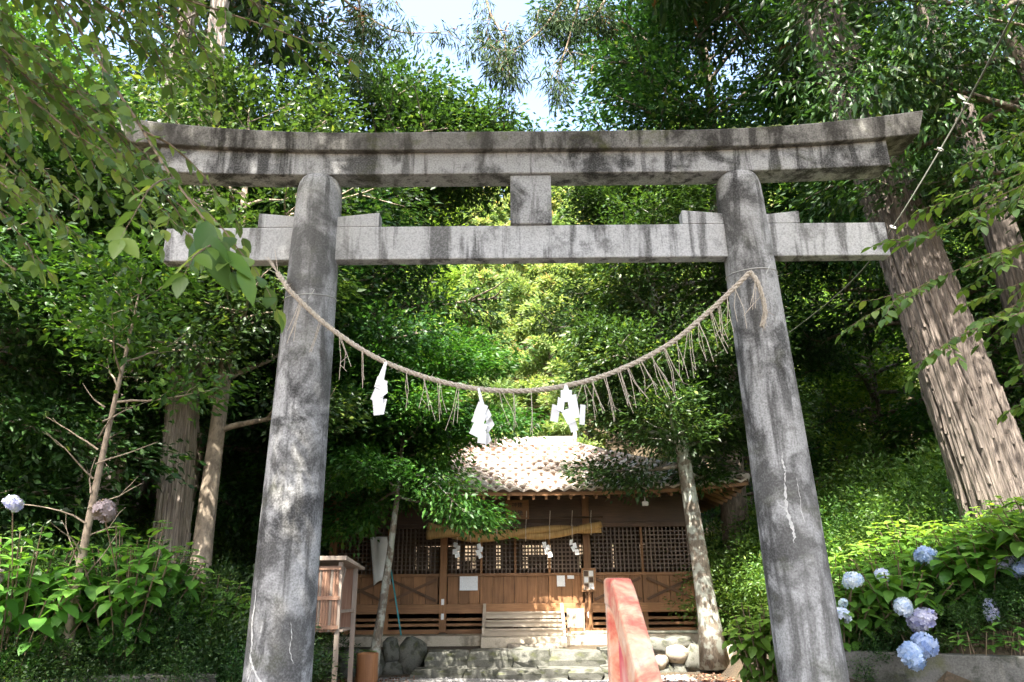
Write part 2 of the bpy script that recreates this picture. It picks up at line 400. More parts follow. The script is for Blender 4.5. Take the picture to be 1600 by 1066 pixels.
def make_tree(name, label, cat, group, base, H, r0, top=(0, 0), crown=(.35, 1.0), rad=2.5, limbs=22, subs=5, leaves=24000, L=.09, wr=.42,
              leaf='leaf_dark', bark='bark', seed=1, spread=.28, flat=.6, el=(5, 45), prof='round', hang=.25, droop_limb=0.0, flare=1.5, squash=(1, 1), fine=False, extra=None, wig=.02, up=.9, boughs=(), strips=0):
    rg = np.random.default_rng(seed)
    t = thing(name, label, cat, base, group)
    # trunk
    K = 40 if bark.startswith('cedar') else 14; tp, tr = [], []
    wx, wy = rg.normal(0, 1, 2)
    for i in range(K + 1):
        s = i / K
        wob = H * wig
        tp.append(Vector((top[0] * s + wob * math.sin(3.1 * s + wx) * s, top[1] * s + wob * math.sin(2.3 * s + wy) * s, H * .96 * s - .25 * (i == 0))))
        tr.append(r0 * ((1 - s) ** .8 * .93 + .07) * (1 + (flare - 1) * math.exp(-s * H / .35)))
    mb = MB().tube(tp, tr, 112, True, .065) if bark.startswith('cedar') else MB().tube(tp, tr, 20 if r0 > .2 else 10)
    def trunk_at(s):
        x = s * K; i = min(int(x), K - 1); return tp[i].lerp(tp[i + 1], x - i), tr[i] * (1 - (x - i)) + tr[i + 1] * (x - i)
    centers, axes = [], []
    for i in range(limbs):
        s = crown[0] + (crown[1] - crown[0]) * ((i + .5) / limbs) ** .9
        q = (s - crown[0]) / max(1e-6, crown[1] - crown[0])
        p, rr = trunk_at(min(s, .985))
        az = i * 2.39996 + rg.normal(0, .35)
        pr = {'round': math.sqrt(max(.08, 1 - (2 * q - .85) ** 2 / 1.45)), 'cone': 1.05 - .92 * q, 'flat': .75 + .25 * q, 'umbrella': .45 + .55 * math.sin(math.pi * min(1, q + .15))}[prof]
        ln = rad * pr * rg.uniform(.75, 1.12); e = R(el[0] + (el[1] - el[0]) * q + rg.normal(0, 6))
        d = Vector((math.cos(az) * math.cos(e) * squash[0], math.sin(az) * math.cos(e) * squash[1], math.sin(e)))
        ln *= max(.35, math.hypot(d.x, d.y) / max(.05, math.cos(e)))
        pts = wander(p, d, ln, 6, rg, .12, droop_limb)
        lr = min(rr * .6, .02 + ln * .018)
        mb.tube(pts, [lr * (1 - .8 * k / 6) for k in range(7)], 6, False)
        for j in range(subs):
            u = .3 + .7 * (j + rg.random()) / subs; x = u * 6; a = min(int(x), 5)
            sp = pts[a].lerp(pts[a + 1], x - a); dd = (pts[a + 1] - pts[a]).normalized()
            side = Vector((-dd.y, dd.x, 0)) * (1 if j % 2 else -1)
            d2 = (dd * .7 + side * rg.uniform(.4, 1.0) + Vector((0, 0, rg.normal(.08, .2)))).normalized()
            l2 = ln * rg.uniform(.22, .42) * (1.15 - .4 * u)
            sb = wander(sp, d2, l2, 3, rg, .15, droop_limb)
            mb.tube(sb, [lr * .4, lr * .3, lr * .2, lr * .08], 4, False)
            for q_ in (1, 2, 3): centers.append(sb[q_]); axes.append(d2)
        centers.append(pts[6]); axes.append((pts[6] - pts[5]).normalized())
    for tg_ in boughs:                       # long limbs towards given points, leafy over their outer part
        tg_ = Vector(tg_) - Vector(base); hd = math.hypot(tg_.x, tg_.y)
        p, rr = trunk_at(min(.95, max(.12, (tg_.z - .3 * hd) / H))); mid = p.lerp(tg_, .55) + Vector((0, 0, .10 * hd)) + Vector(rg.normal(0, .12, 3))
        pts = [p.lerp(mid, k / 3) for k in range(3)] + [mid.lerp(tg_, k / 4) for k in range(5)]
        mb.tube(pts, [max(.012, min(rr * .5, .06) * (1 - .85 * k / 7)) for k in range(8)], 6, False)
        for k in range(3, 8):
            for q_ in range(4):
                d2 = Vector((rg.normal(0, 1), rg.normal(0, 1), rg.normal(.1, .35))).normalized(); sb = wander(pts[k], d2, rg.uniform(.3, .75), 3, rg, .15)
                mb.tube(sb, [.012, .010, .007, .003], 4, False); centers += [sb[2], sb[3]]; axes += [d2, d2]
    if extra:
        for c_, a_ in extra: centers.append(Vector(c_) - Vector(base)); axes.append(Vector(a_))
    o = mb.build('trunk', M[bark], None, True); o.parent = t
    if strips: bark_strips(t, tp, tr, strips, M[bark], rg)
    me = clump_leaves('crown', centers, axes, leaves, spread, flat, L, wr, M[leaf], rg, up, hang, FINE if fine else LITE)
    o = bpy.data.objects.new('crown', me); col.objects.link(o); o.parent = t
    return t

# ------------------------------------------------------------------ setting: ground
def smooth(a, b_, x):
    t = np.clip((x - a) / (b_ - a), 0, 1); return t * t * (3 - 2 * t)
def ground_z(X, Y):
    X = np.asarray(X, float); Y = np.asarray(Y, float)
    z = -.60 * smooth(7.2, 13.6, Y)
    z = z + .03 * np.sin(X * 1.3 + Y * .7) * smooth(7, 9, Y)
    yr = np.minimum(8.38 - .43 * (np.clip(X, 3, 40) - 3), 40); yl = 7.95 - .27 * (np.clip(-X, 2.85, 40) - 2.85)
    right = np.maximum(0, X - (3.1 + .10 * np.maximum(0, Y - 8))); left = np.maximum(0, -X - (2.75 + .22 * np.maximum(0, Y - 8)))
    z = z + smooth(0, .35, Y - yr) * (.30 * smooth(0, .35, right) + .45 * smooth(8.5, 12, Y) * smooth(0, 1.2, right) + .26 * np.minimum(right, 30))
    z = z + smooth(0, .35, Y - yl) * (.24 * smooth(0, .35, left) + .45 * smooth(8.5, 12, Y) * smooth(0, 1.2, left) + .22 * np.minimum(left, 30))
    hill = np.maximum(0, Y - 24.5)
    z = z + .60 * np.minimum(hill, 90) * smooth(0, 6, hill)
    z = z + .10 * np.sin(X * .9) * np.cos(Y * .8) * smooth(9, 11, np.abs(X) + .4 * Y)
    return z
def gz(x, y): return float(ground_z(x, y))
def grid(name, xs, ys, mat, dz=0.0):
    XX, YY = np.meshgrid(xs, ys); ZZ = ground_z(XX, YY) + dz
    nx, ny = len(xs), len(ys)
    vs_ = np.stack([XX, YY, ZZ], -1).reshape(-1, 3)
    fs_ = [(j*nx+i, j*nx+i+1, (j+1)*nx+i+1, (j+1)*nx+i) for j in range(ny-1) for i in range(nx-1)]
    me = bpy.data.meshes.new(name); me.from_pydata(vs_.tolist(), [], fs_); me.materials.append(mat)
    me.polygons.foreach_set('use_smooth', [True] * len(fs_)); me.update()
    o = bpy.data.objects.new(name, me); col.objects.link(o); return o
xs = np.concatenate([[-400, -200, -100, -60], np.arange(-40, -12, 2.0), np.arange(-12, 12.01, .4), np.arange(14, 41, 2.0), [60, 100, 200, 400]])
ys = np.concatenate([[-400, -150, -60, -20, -8], np.arange(-4, 5, 1.5), np.arange(6, 26, .4), np.arange(26, 70, 2.0), [80, 100, 115, 200, 400]])
tag(grid('ground', xs, ys, M['soil']), kind='structure')
tag(grid('gravel_path', np.linspace(-2.35, 3.0, 15), np.arange(-4, 14.2, .4), M['gravel'], .012), kind='structure')
tag(MB().box((-5.2, 14.78, -1.2), (5.3, 24.5, -.22)).build('terrace', M['soil']), kind='structure')

# ------------------------------------------------------------------ torii
TY = 6.5
tor = thing('torii_gate', 'grey weathered concrete gate with two round pillars and upswept double lintel', 'torii gate', (.2, TY, 0))
def pillar(xb, xt, zt):
    zb = -.15; secs = []; n_ = 56
    prof = [(0, .272), (.25, .262), (.5, .248), (.75, .234), (.955, .219), (.975, .214), (.988, .202), (.996, .182), (1.0, .15)]
    for t, r_ in prof:
        z = zb + (zt - zb) * t; x = xb + (xt - xb) * (z - .22) / (zt - .22)
        secs.append([(x + r_ * math.cos(2*math.pi*k/n_), TY + r_ * math.sin(2*math.pi*k/n_), z) for k in range(n_)])
    return MB().sweep(secs).build('pillar', M['torii_pillar'], tor, True)
PL = (-1.912, -1.886, 4.80); PR = (2.397, 2.246, 4.80)
pil_l = pillar(*PL); pil_r = pillar(*PR)
for o in (pil_l, pil_r):
    md = o.modifiers.new('edge', 'EDGE_SPLIT'); md.split_angle = R(60)
TC = .11
def lift(x, k): return k * max(0, abs(x - TC) - 1.5) ** 2
# second lintel
secs = []
for i in range(41):
    x = -3.47 + 7.2 * i / 40; c = lift(x, .0125); c2 = lift(x, .022)
    secs.append([(x, TY - .13, 4.795 + c), (x, TY + .13, 4.795 + c), (x, TY + .13, 5.06 + c2), (x, TY - .13, 5.06 + c2)])
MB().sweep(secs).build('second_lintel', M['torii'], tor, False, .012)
secs = []
for i in range(49):
    s = i / 48
    def X_(e): return TC + (-3.98 - e) * (1 - s) + (3.98 + e) * s
    xb_, xt_ = X_(-.06), X_(.02)
    c = lift(X_(0), .021); c2 = lift(X_(0), .033)
    secs.append([(xb_, TY - .195, 5.028 + c), (xb_, TY + .195, 5.028 + c), (xt_, TY + .215, 5.215 + c2), (xt_, TY, 5.285 + c2), (xt_, TY - .215, 5.215 + c2)])
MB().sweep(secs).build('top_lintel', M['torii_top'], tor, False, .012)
MB().box((-3.32, TY - .07, 3.915), (3.605, TY + .07, 4.262)).build('tie_beam', M['torii_light'], tor, False, .012)
for xo, xi, zo, zi in ((-2.445, -2.0, 4.418, 4.372), (-1.272, -1.75, 4.415, 4.365), (1.657, 2.1, 4.412, 4.372), (2.79, 2.4, 4.395, 4.355)):
    MB().sweep([[(xo, TY-.066, 4.264), (xo, TY+.066, 4.264), (xo, TY+.066, zo), (xo, TY-.066, zo)],
                [(xi, TY-.066, 4.264), (xi, TY+.066, 4.264), (xi, TY+.066, zi), (xi, TY-.066, zi)]]).build('wedge', M['torii_light'], tor, False, .008)
MB().box((-.005, TY - .10, 4.264), (.395, TY + .10, 4.79)).build('centre_strut', M['torii'], tor, False, .01)
# mortar-filled cracks on the pillars
def crack(spec, pts, wd):
    xb, xt, zt = spec; L_, R_ = [], []
    cr = np.random.default_rng(int(abs(pts[0][1]) * 1000)); p2_, w2_ = [], []
    for k in range(len(pts) - 1):
        for q in range(6):
            t_ = q / 6; p2_.append((pts[k][0] * (1 - t_) + pts[k+1][0] * t_ + cr.normal(0, .8), pts[k][1] * (1 - t_) + pts[k+1][1] * t_)); w2_.append((wd[k] * (1 - t_) + wd[k+1] * t_) * cr.uniform(.25, 1.25))
    pts, wd = p2_ + [pts[-1]], w2_ + [wd[-1]]
    for k, (u, z) in enumerate(pts):
        x = xb + (xt - xb) * (z - .22) / (zt - .22); r_ = .272 - .053 * (z + .15) / (zt + .15) + .002
        for lst, sgn in ((L_, -1), (R_, 1)):
            a = R(-90 + u) + sgn * wd[k] / r_
            lst.append((x + r_ * math.cos(a), TY + r_ * math.sin(a), z + sgn * .004))
    mb = MB()
    for k in range(len(pts) - 1): mb.add([L_[k], R_[k], R_[k+1], L_[k+1]], [(0, 1, 2, 3)])
    o = mb.build('crack_filler', M['mortar'], tor); sm = o.modifiers.new('solid', 'SOLIDIFY'); sm.thickness = .004; sm.offset = 0
crack(PR, [(-14, 2.02), (-15, 1.93), (-12, 1.86), (-17, 1.76), (-19, 1.66), (-21, 1.55), (-18, 1.45), (-15, 1.36), (-17, 1.28)], [.002, .008, .006, .007, .010, .013, .016, .012, .003])
crack(PR, [(6, 1.80), (7, 1.66), (5, 1.55), (8, 1.42)], [.001, .003, .003, .001])
crack(PR, [(-36, 1.62), (-30, 1.57), (-21, 1.56)], [.002, .004, .003])
crack(PL, [(-44, .95), (-42, .85), (-46, .74), (-44, .66), (-38, .55), (-40, .46), (-30, .38), (-18, .31), (-2, .24), (8, .12)], [.002, .006, .009, .010, .008, .007, .009, .009, .008, .005])
crack(PL, [(-30, .38), (-40, .28), (-46, .14)], [.006, .006, .004])
crack(PL, [(30, .70), (34, .60), (32, .50), (40, .40)], [.001, .003, .003, .001])
# moss cushion along the top front edge
rg = np.random.default_rng(3); mb = MB()
for k in range(90):
    x = 2.05 + .78 * rg.random() if k < 70 else 2.95 + .35 * rg.random(); s_ = rg.uniform(.012, .03)
    z = 5.215 + lift(x, .033) + .004; yy = TY - .205 + .12 * rg.random()
    mb.add([(x - s_*1.6, yy, z), (x, yy - s_, z - .01), (x + s_*1.6, yy, z), (x, yy + s_*1.4, z + .02), (x, yy, z + s_ * 1.1 + .02 * (yy - TY + .2) / .2)], [(0,1,4),(1,2,4),(2,3,4),(3,0,4)])
tag(mb.build('moss', M['moss'], tor, True), kind='stuff')

# ------------------------------------------------------------------ rope with straw tassels
rope_pts = [(-2.17, 6.34, 3.74), (-2.07, 6.26, 3.61), (-1.98, 6.215, 3.49), (-1.589, 6.205, 3.137), (-1.121, 6.2, 2.836), (-.557, 6.2, 2.635), (-.114, 6.2, 2.565), (.328, 6.2, 2.583), (.832, 6.2, 2.703),
            (1.351, 6.2, 2.955), (1.715, 6.2, 3.235), (2.028, 6.2, 3.52), (2.165, 6.21, 3.655)]
def catmull(P_, per=14):
    P_ = [Vector(p) for p in P_]; o = []
    for i in range(len(P_) - 1):
        a, b_, c_, d_ = P_[max(i-1, 0)], P_[i], P_[i+1], P_[min(i+2, len(P_)-1)]
        for k in range(per):
            t = k / per
            o.append(.5 * ((2*b_) + (c_-a)*t + (2*a-5*b_+4*c_-d_)*t*t + (3*b_-3*c_+d_-a)*t**3))
    o.append(P_[-1]); return o
rope = thing('shimenawa_rope', 'twisted straw rope sagging between the two gate pillars with hanging straw ends', 'rope', (0, 6.2, 2.56))
line = catmull(rope_pts, 22)
tail = catmull([(2.165, 6.20, 3.655), (2.215, 6.19, 3.56), (2.25, 6.20, 3.42), (2.262, 6.21, 3.26), (2.215, 6.20, 3.13)], 22)
def strands(line, r_, name, rg, rend=None):
    acc = 0; offs = []
    for i, p in enumerate(line):
        if i: acc += (line[i] - line[i-1]).length
        d = (line[min(i+1, len(line)-1)] - line[max(i-1, 0)]).normalized()
        x = d.cross(Vector((0, 1, 0))).normalized(); offs.append((acc, x, d.cross(x)))
    for k in range(3):
        pts = []; rad = []
        for i, p in enumerate(line):
            a, x, y = offs[i]; an = a * 2 * math.pi / .17 + k * 2.094
            j = 1 + .12 * math.sin(a * 43 + k * 2) + rg.normal(0, .05)
            pts.append(p + (x * math.cos(an) + y * math.sin(an)) * r_ * .56); rad.append(r_ * .62 * j)
        MB().tube(pts, rad, 7).build(name, M['straw'], rope, True)
rg = np.random.default_rng(5)
strands(line, .0205, 'strand', rg); strands(tail, .019, 'strand', rg)
# loose fibres sticking out of the rope
mb = MB()
for k in range(420):
    L_ = line if rg.random() < .85 else tail
    i = int(rg.integers(2, len(L_) - 2)); p = L_[i]; d = Vector(rg.normal(0, 1, 3)).normalized()
    p = p + d * .02; q = p + d * rg.uniform(.012, .04) + (L_[i+1] - L_[i]).normalized() * rg.uniform(-.03, .03)
    mb.tube([p, q], [.0018, .0007], 3, False)
tag(mb.build('loose_fibre', M['straw'], rope), kind='stuff')
mb_end = MB()
for k in range(16):
    d = Vector((-.45 + rg.normal(0, .22), .1, .8 + rg.normal(0, .2))); p = Vector(rope_pts[0]); mb_end.tube([p, p + d * rg.uniform(.08, .2)], [.004, .002], 4)
mb_end.build('frayed_end', M['straw'], rope)
def rope_at_x(x):
    return min(line, key=lambda p: abs(p.x - x) + (10 if p.y > 6.25 else 0))
def tassel(x, n_, ln, lean=0, spreadx=.05, src=None):
    p0 = Vector(src) if src else rope_at_x(x); mb = MB()
    for k in range(max(2, round(n_ * .75))):
        a = p0 + Vector((rg.normal(0, .008), -.022 + rg.normal(0, .008), -.022)); l_ = ln * rg.uniform(.75, 1.08)
        b_ = a + Vector((lean + rg.normal(0, spreadx), rg.normal(0, .02), -l_)); mid = a.lerp(b_, .5) + Vector((rg.normal(0, .012), rg.normal(0, .01), 0))
        mb.tube([a, mid, b_], [.0036, .0033, .0028], 4)
        if rg.random() < .25: mb.tube([b_.lerp(mid, .7), b_.lerp(mid, .7) + Vector((rg.normal(0, .06), 0, -.06))], [.003, .002], 3)
    mb.build('straw_tassel', M['straw'], rope)
for x, n_, ln, le in [(-1.90, 5, .34, -.10), (-1.68, 3, .34, -.02), (-1.50, 4, .36, .07), (-1.32, 2, .34, .0), (-.92, 2, .34, .02), (-.76, 4, .34, .01), (-.62, 4, .33, 0), (-.47, 4, .36, -.03),
                      (-.12, 3, .34, .12), (.0, 3, .36, .01), (.16, 2, .38, 0), (.62, 4, .33, .02), (.70, 4, .33, .08), (.80, 5, .38, .04), (.92, 5, .35, .03), (1.0, 4, .33, .10), (1.12, 4, .33, .09), (1.22, 5, .38, .12), (1.34, 6, .38, .10),
                      (1.44, 3, .40, .0), (1.56, 4, .40, .02), (1.66, 5, .34, .05), (1.78, 4, .40, .02), (1.84, 4, .42, .04), (1.93, 3, .34, 0), (2.02, 3, .36, .03)]:
    tassel(x, n_, ln, le)
for s_ in ((2.20, 6.19, 3.58), (2.245, 6.19, 3.45), (2.26, 6.2, 3.36)): tassel(0, 5, .26, -.06, .06, s_)
# wires round the pillars
def wire_ring(z, spec, dz, label):
    xb, xt, zt = spec; r_ = .272 - .053 * (z + .15) / (zt + .15) + .005
    x = xb + (xt - xb) * (z - .22) / (zt - .22)
    pts = [(x + r_ * math.cos(a), TY + r_ * math.sin(a), z + dz * math.sin(a + .4)) for a in [2 * math.pi * k / 40 for k in range(41)]]
    mb = MB().tube(pts, .004, 6, False); f_ = x + .05, TY - r_ - .006
    mb.tube([(f_[0], f_[1], z - .08), (f_[0] + .05, f_[1] - .01, z + .01), (f_[0] + .02, f_[1], z + .02)], .004, 5)
    tag(mb.build('wire_loop', M['wire'], None), label, 'wire')
wire_ring(3.53, PL, .03, 'thin pale wire looped round the gate pillar that has the frayed rope end')
wire_ring(3.74, PR, .02, 'thin pale wire looped round the pillar where the rope end hangs down')
# paper streamers
def sheet(mb, c, wd, ht, rot, tilt, yoff):
    c = Vector(c); e = Euler((R(tilt * 2.2), R(rot), R(rnd.uniform(-42, 42)))).to_matrix()
    vs_ = []
    for iy in range(2):
        for (a, b_) in ((-1, -1), (1, -1), (1, 1), (-1, 1)):
            vs_.append(c + e @ Vector((a * wd / 2, yoff + iy * .0015, b_ * ht / 2)))
    mb.add(vs_, [(0, 1, 2, 3), (7, 6, 5, 4), (0, 1, 5, 4), (1, 2, 6, 5), (2, 3, 7, 6), (3, 0, 4, 7)])
def shide(x, label, pieces, stem):
    p = rope_at_x(x); t = thing('paper_streamer', label, 'paper streamer', tuple(p))
    mb = MB(); mb.add([p + Vector(a) for a in stem], [(0, 1, 2, 3)]); o = mb.build('stem', M['paper'], t)
    sm = o.modifiers.new('solid', 'SOLIDIFY'); sm.thickness = .002
    for k, (dx, dz, wd, ht, rot, tilt) in enumerate(pieces):
        mb = MB(); sheet(mb, p + Vector((dx, -.03 - .016 * (k % 3), dz)), wd * .74, ht * .80, rot, tilt, 0); mb.build('paper_fold', M['paper'], t)
shide(-1.10, 'white paper streamer with a long slanted top strip on the straw rope', [(-.035, -.20, .15, .12, 28, 8), (-.01, -.27, .13, .13, -24, -10), (-.05, -.31, .13, .13, 20, 6), (-.03, -.40, .16, .17, 4, -4), (-.045, -.405, .12, .17, -6, 5)],
      [(-.012, -.03, .0), (.012, -.03, .0), (-.02, -.03, -.22), (-.085, -.03, -.20)])
shide(-.28, 'white paper streamer of stacked diamond folds, the lowest on the straw rope', [(.02, -.19, .13, .14, 28, 8), (.075, -.24, .10, .12, -40, -8), (.005, -.27, .14, .12, 22, 6), (.09, -.32, .13, .13, -38, -6), (.0, -.36, .16, .16, 27, 5), (.03, -.43, .12, .13, 12, 4), (.07, -.44, .10, .12, -30, -5)],
      [(-.012, -.03, .0), (.008, -.03, .0), (.055, -.03, -.17), (.015, -.03, -.15)])
shide(.47, 'white paper streamer splayed into three tails on the straw rope', [(.0, -.10, .13, .13, 2, 6), (-.05, -.18, .09, .16, 16, -6), (.055, -.20, .12, .25, -3, 5), (-.10, -.25, .10, .18, 18, 8), (.01, -.28, .10, .16, -24, -5), (.13, -.27, .08, .21, -2, 4), (.05, -.36, .09, .12, -20, 6)],
      [(-.01, -.03, .0), (.01, -.03, .0), (.03, -.03, -.06), (-.03, -.03, -.06)])

# ------------------------------------------------------------------ bridge railing in front
rl = thing('bridge_railing', 'sloping end of a red railing with sunlight painted in as cream before the gate', 'railing', (.4, 3.0, 0))
# axis along the railing, t runs towards the camera
A0 = Vector((.372, 3.25, 1.0)); ux = Vector((.05, -1.0, 0)).normalized(); nx_ = Vector((ux.y, -ux.x, 0)) * -1.0   # nx_ points to the far (outer) side
if nx_.x < 0: nx_ = -nx_
def RP(t, z, s): return A0 + ux * t + nx_ * s + Vector((0, 0, z))
W_ = .086
top_line = [(0, .010), (.17, .008), (.23, -.02), (.63, -.335), (1.0, -.62), (1.3, -.86)]
bot_line = [(0, -.10), (.12, -.105), (.19, -.135), (.55, -.44), (.92, -.73), (1.22, -.97)]
secs = [[RP(a[0], a[1], 0), RP(a[0], a[1], W_), RP(b_[0], b_[1], W_), RP(b_[0], b_[1], 0)] for a, b_ in zip(top_line, bot_line)]
MB().sweep(secs).build('handrail', M['rail'], rl, False, .014)
secs = [[RP(0, z, .004), RP(.055, z, .004), RP(.055, z, W_ - .004), RP(0, z, W_ - .004)] for z in (-.09, -.6, -1.15)]
MB().sweep(secs).build('post', M['rail'], rl, False, .008)
pan = [(a[0], a[1] + .03) for a in bot_line if a[0] > 0] ; pan = [(.05, -.07)] + pan
secs = [[RP(t, z, .042), RP(t, z, .07), RP(t, -1.2, .07), RP(t, -1.2, .042)] for t, z in pan]
MB().sweep(secs).build('infill_panel', M['rail_panel'], rl)

# ------------------------------------------------------------------ shrine building
CX = .03; FY = 16.5
sh = thing('shrine_hall', 'low wooden shrine hall with a pale tiled hip roof and lattice doors', 'shrine', (CX, 19.5, -.03))
XL, XR = CX - 3.9, CX + 3.9; BY = 22.5
PX = [XL, CX - 1.53, CX + 1.53, XR]
MB().box((XL - .45, 15.9, -.5), (XR + .45, BY + .5, -.03)).build('foundation', M['platform'], sh, False, .015)
for x in PX: MB().box((x - .075, FY - .075, .0), (x + .075, FY + .075, 2.75)).build('post', M['wood'], sh, False, .006)
for x in PX: MB().box((x - .075, BY - .075, .0), (x + .075, BY + .075, 2.75)).build('post', M['wood'], sh)
def beam(name, z0, z1, y0=FY - .05, y1=FY + .05, x0=XL, x1=XR, mat='woodx'):
    return MB().box((x0, y0, z0), (x1, y1, z1)).build(name, M[mat], sh, False, .005)
bays = [(PX[0] + .075, PX[1] - .075), (PX[1] + .075, PX[2] - .075), (PX[2] + .075, PX[3] - .075)]
for (a, b_) in bays:
    beam('lintel', 2.10, 2.19, x0=a, x1=b_, mat='wood_dark'); beam('mid_rail', 1.105, 1.165, x0=a, x1=b_)
    beam('floor_beam', .37, .555, FY - .062, FY + .05, a, b_); beam('ground_beam', -.026, .06, x0=a, x1=b_)
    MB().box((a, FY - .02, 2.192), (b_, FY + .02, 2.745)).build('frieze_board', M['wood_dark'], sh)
    for z0 in (.12, .225, .31):
        if z0 < .3: beam('slat', z0, z0 + .055, FY - .03, FY + .0, a, b_)
    for xm in ((a + b_) / 2,):
        MB().box((xm - .045, FY - .045, .062), (xm + .045, FY + .02, .368)).build('floor_post', M['wood'], sh)
MB().box((XL - .1, FY - .10, 2.752), (XR + .1, FY + .10, 2.92)).build('wall_plate', M['wood_dark'], sh)
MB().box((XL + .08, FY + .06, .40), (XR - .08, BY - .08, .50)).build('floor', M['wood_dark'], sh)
def lattice(x0, x1, z0=1.168, z1=2.098, y=FY):
    mb = MB(); nv = max(3, round((x1 - x0) / .088)); nh = round((z1 - z0) / .088)
    for k in range(1, nv): x = x0 + (x1 - x0) * k / nv; mb.box((x - .014, y - .014, z0), (x + .014, y + .006, z1))
    for k in range(1, nh): z = z0 + (z1 - z0) * k / nh; mb.box((x0, y + .007, z - .014), (x1, y + .026, z + .014))
    mb.build('lattice', M['lattice'], sh)
def boards(x0, x1, z0, z1, n_, mat='wood'):
    for k in range(n_):
        a = x0 + (x1 - x0) * k / n_; b_ = x0 + (x1 - x0) * (k + 1) / n_
        MB().box((a + .004, FY - .012 + .004 * (k % 2), z0), (b_ - .004, FY + .015, z1)).build('board', M[mat], sh)
for bi, (a, b_) in enumerate(bays):
    k_ = 4 if bi == 1 else 2; wd = (b_ - a) / k_
    for k in range(k_):
        x0, x1 = a + wd * k, a + wd * (k + 1)
        for xs_ in ([x0 + .028] if k else []) :
            MB().box((xs_ - .052, FY - .036, .557), (xs_ - .004, FY + .03, 2.098)).build('stile', M['wood'], sh)
        lattice(x0 + .02, x1 - .03)
        boards(x0 + .02, x1 - .03, .557, 1.103, 4 if bi != 1 else 3)
        if bi != 1:
            xa, xb = x0 + .06, x1 - .07
            for q, (p, q2) in enumerate((((xa, .62), (xb, 1.05)), ((xa, 1.05), (xb, .62)))):
                yy = FY - .034 - .014 * q
                MB().bar((p[0], yy, p[1]), (q2[0], yy, q2[1]), .03, .055).build('cross_brace', M['brace'], sh)
# side and back walls, with lattice openings at the back that let daylight through
for x, s_ in ((XL, 1), (XR, -1)):
    for k in range(12):
        y0 = FY + .08 + (BY - FY - .16) * k / 12; y1 = FY + .08 + (BY - FY - .16) * (k + 1) / 12
        MB().box((x - .02, y0 + .004, .0), (x + .02, y1 - .004, 2.75)).build('side_board', M['wood'], sh)
for (a, b_) in bays:
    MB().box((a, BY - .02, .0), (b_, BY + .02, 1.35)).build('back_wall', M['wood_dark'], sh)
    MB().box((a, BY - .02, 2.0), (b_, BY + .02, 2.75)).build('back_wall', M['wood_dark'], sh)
    lattice(a, b_, 1.35, 2.0, BY)
ir = random.Random(19); x = XL + .15
while x < XR - .3:                         # boards added inside to break the rear daylight into uneven patches
    wd = ir.uniform(.22, .75); MB().box((x, 21.4 + ir.uniform(0, .4), .502), (x + wd, 21.85, ir.choice((1.55, 1.7, 1.95, 2.2, 2.4, 2.4)))).build('daylight_baffle', M['wood_dark'], sh); x += wd + ir.uniform(.02, .16)
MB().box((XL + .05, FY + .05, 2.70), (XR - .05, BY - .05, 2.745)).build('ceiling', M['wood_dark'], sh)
# --- roof
EY, EZ, RY, RZ = 15.2, 2.72, 19.5, 4.40
HX, RXX = 4.75, 1.42
def sori(x): return .17 * (abs(x - CX) / HX) ** 3.2          # eaves lift at the corners
def roof_pt(u, s):          # front slope: u in -1..1 across, s in 0..1 up
    half = HX + (RXX - HX) * s; x = CX + u * half
    return Vector((x, EY + (RY - EY) * s, EZ + (RZ - EZ) * (s * .93 + .07 * s * s) + sori(CX + u * HX) * (1 - s) ** 2))
mb = MB(); NU, NS = 24, 10
for back in (0, 1):
    vs_ = []
    for j in range(NS + 1):
        for i in range(NU + 1):
            p = roof_pt(-1 + 2 * i / NU, j / NS)
            if back: p.y = 2 * RY - p.y
            vs_.append(p)
    mb.add(vs_, [(j*(NU+1)+i, j*(NU+1)+i+1, (j+1)*(NU+1)+i+1, (j+1)*(NU+1)+i) for j in range(NS) for i in range(NU)])
def side_pt(v, s, sg):      # v -1..1 along the side eave
    hy = (RY - EY) * (1 - s)
    return Vector((CX + sg * (HX + (RXX - HX) * s), RY + v * hy, EZ + (RZ - EZ) * (s * .93 + .07 * s * s) + .17 * abs(v) ** 3.2 * (1 - s) ** 2))
for sg in (-1, 1):
    vs_ = [side_pt(-1 + 2 * i / 20, j / NS, sg) for j in range(NS + 1) for i in range(21)]
    mb.add(vs_, [(j*21+i, j*21+i+1, (j+1)*21+i+1, (j+1)*21+i) for j in range(NS) for i in range(20)])
roof = mb.build('roof', M['wood_dark'], sh)
so_ = roof.modifiers.new('solid', 'SOLIDIFY'); so_.thickness = .06; so_.offset = -1
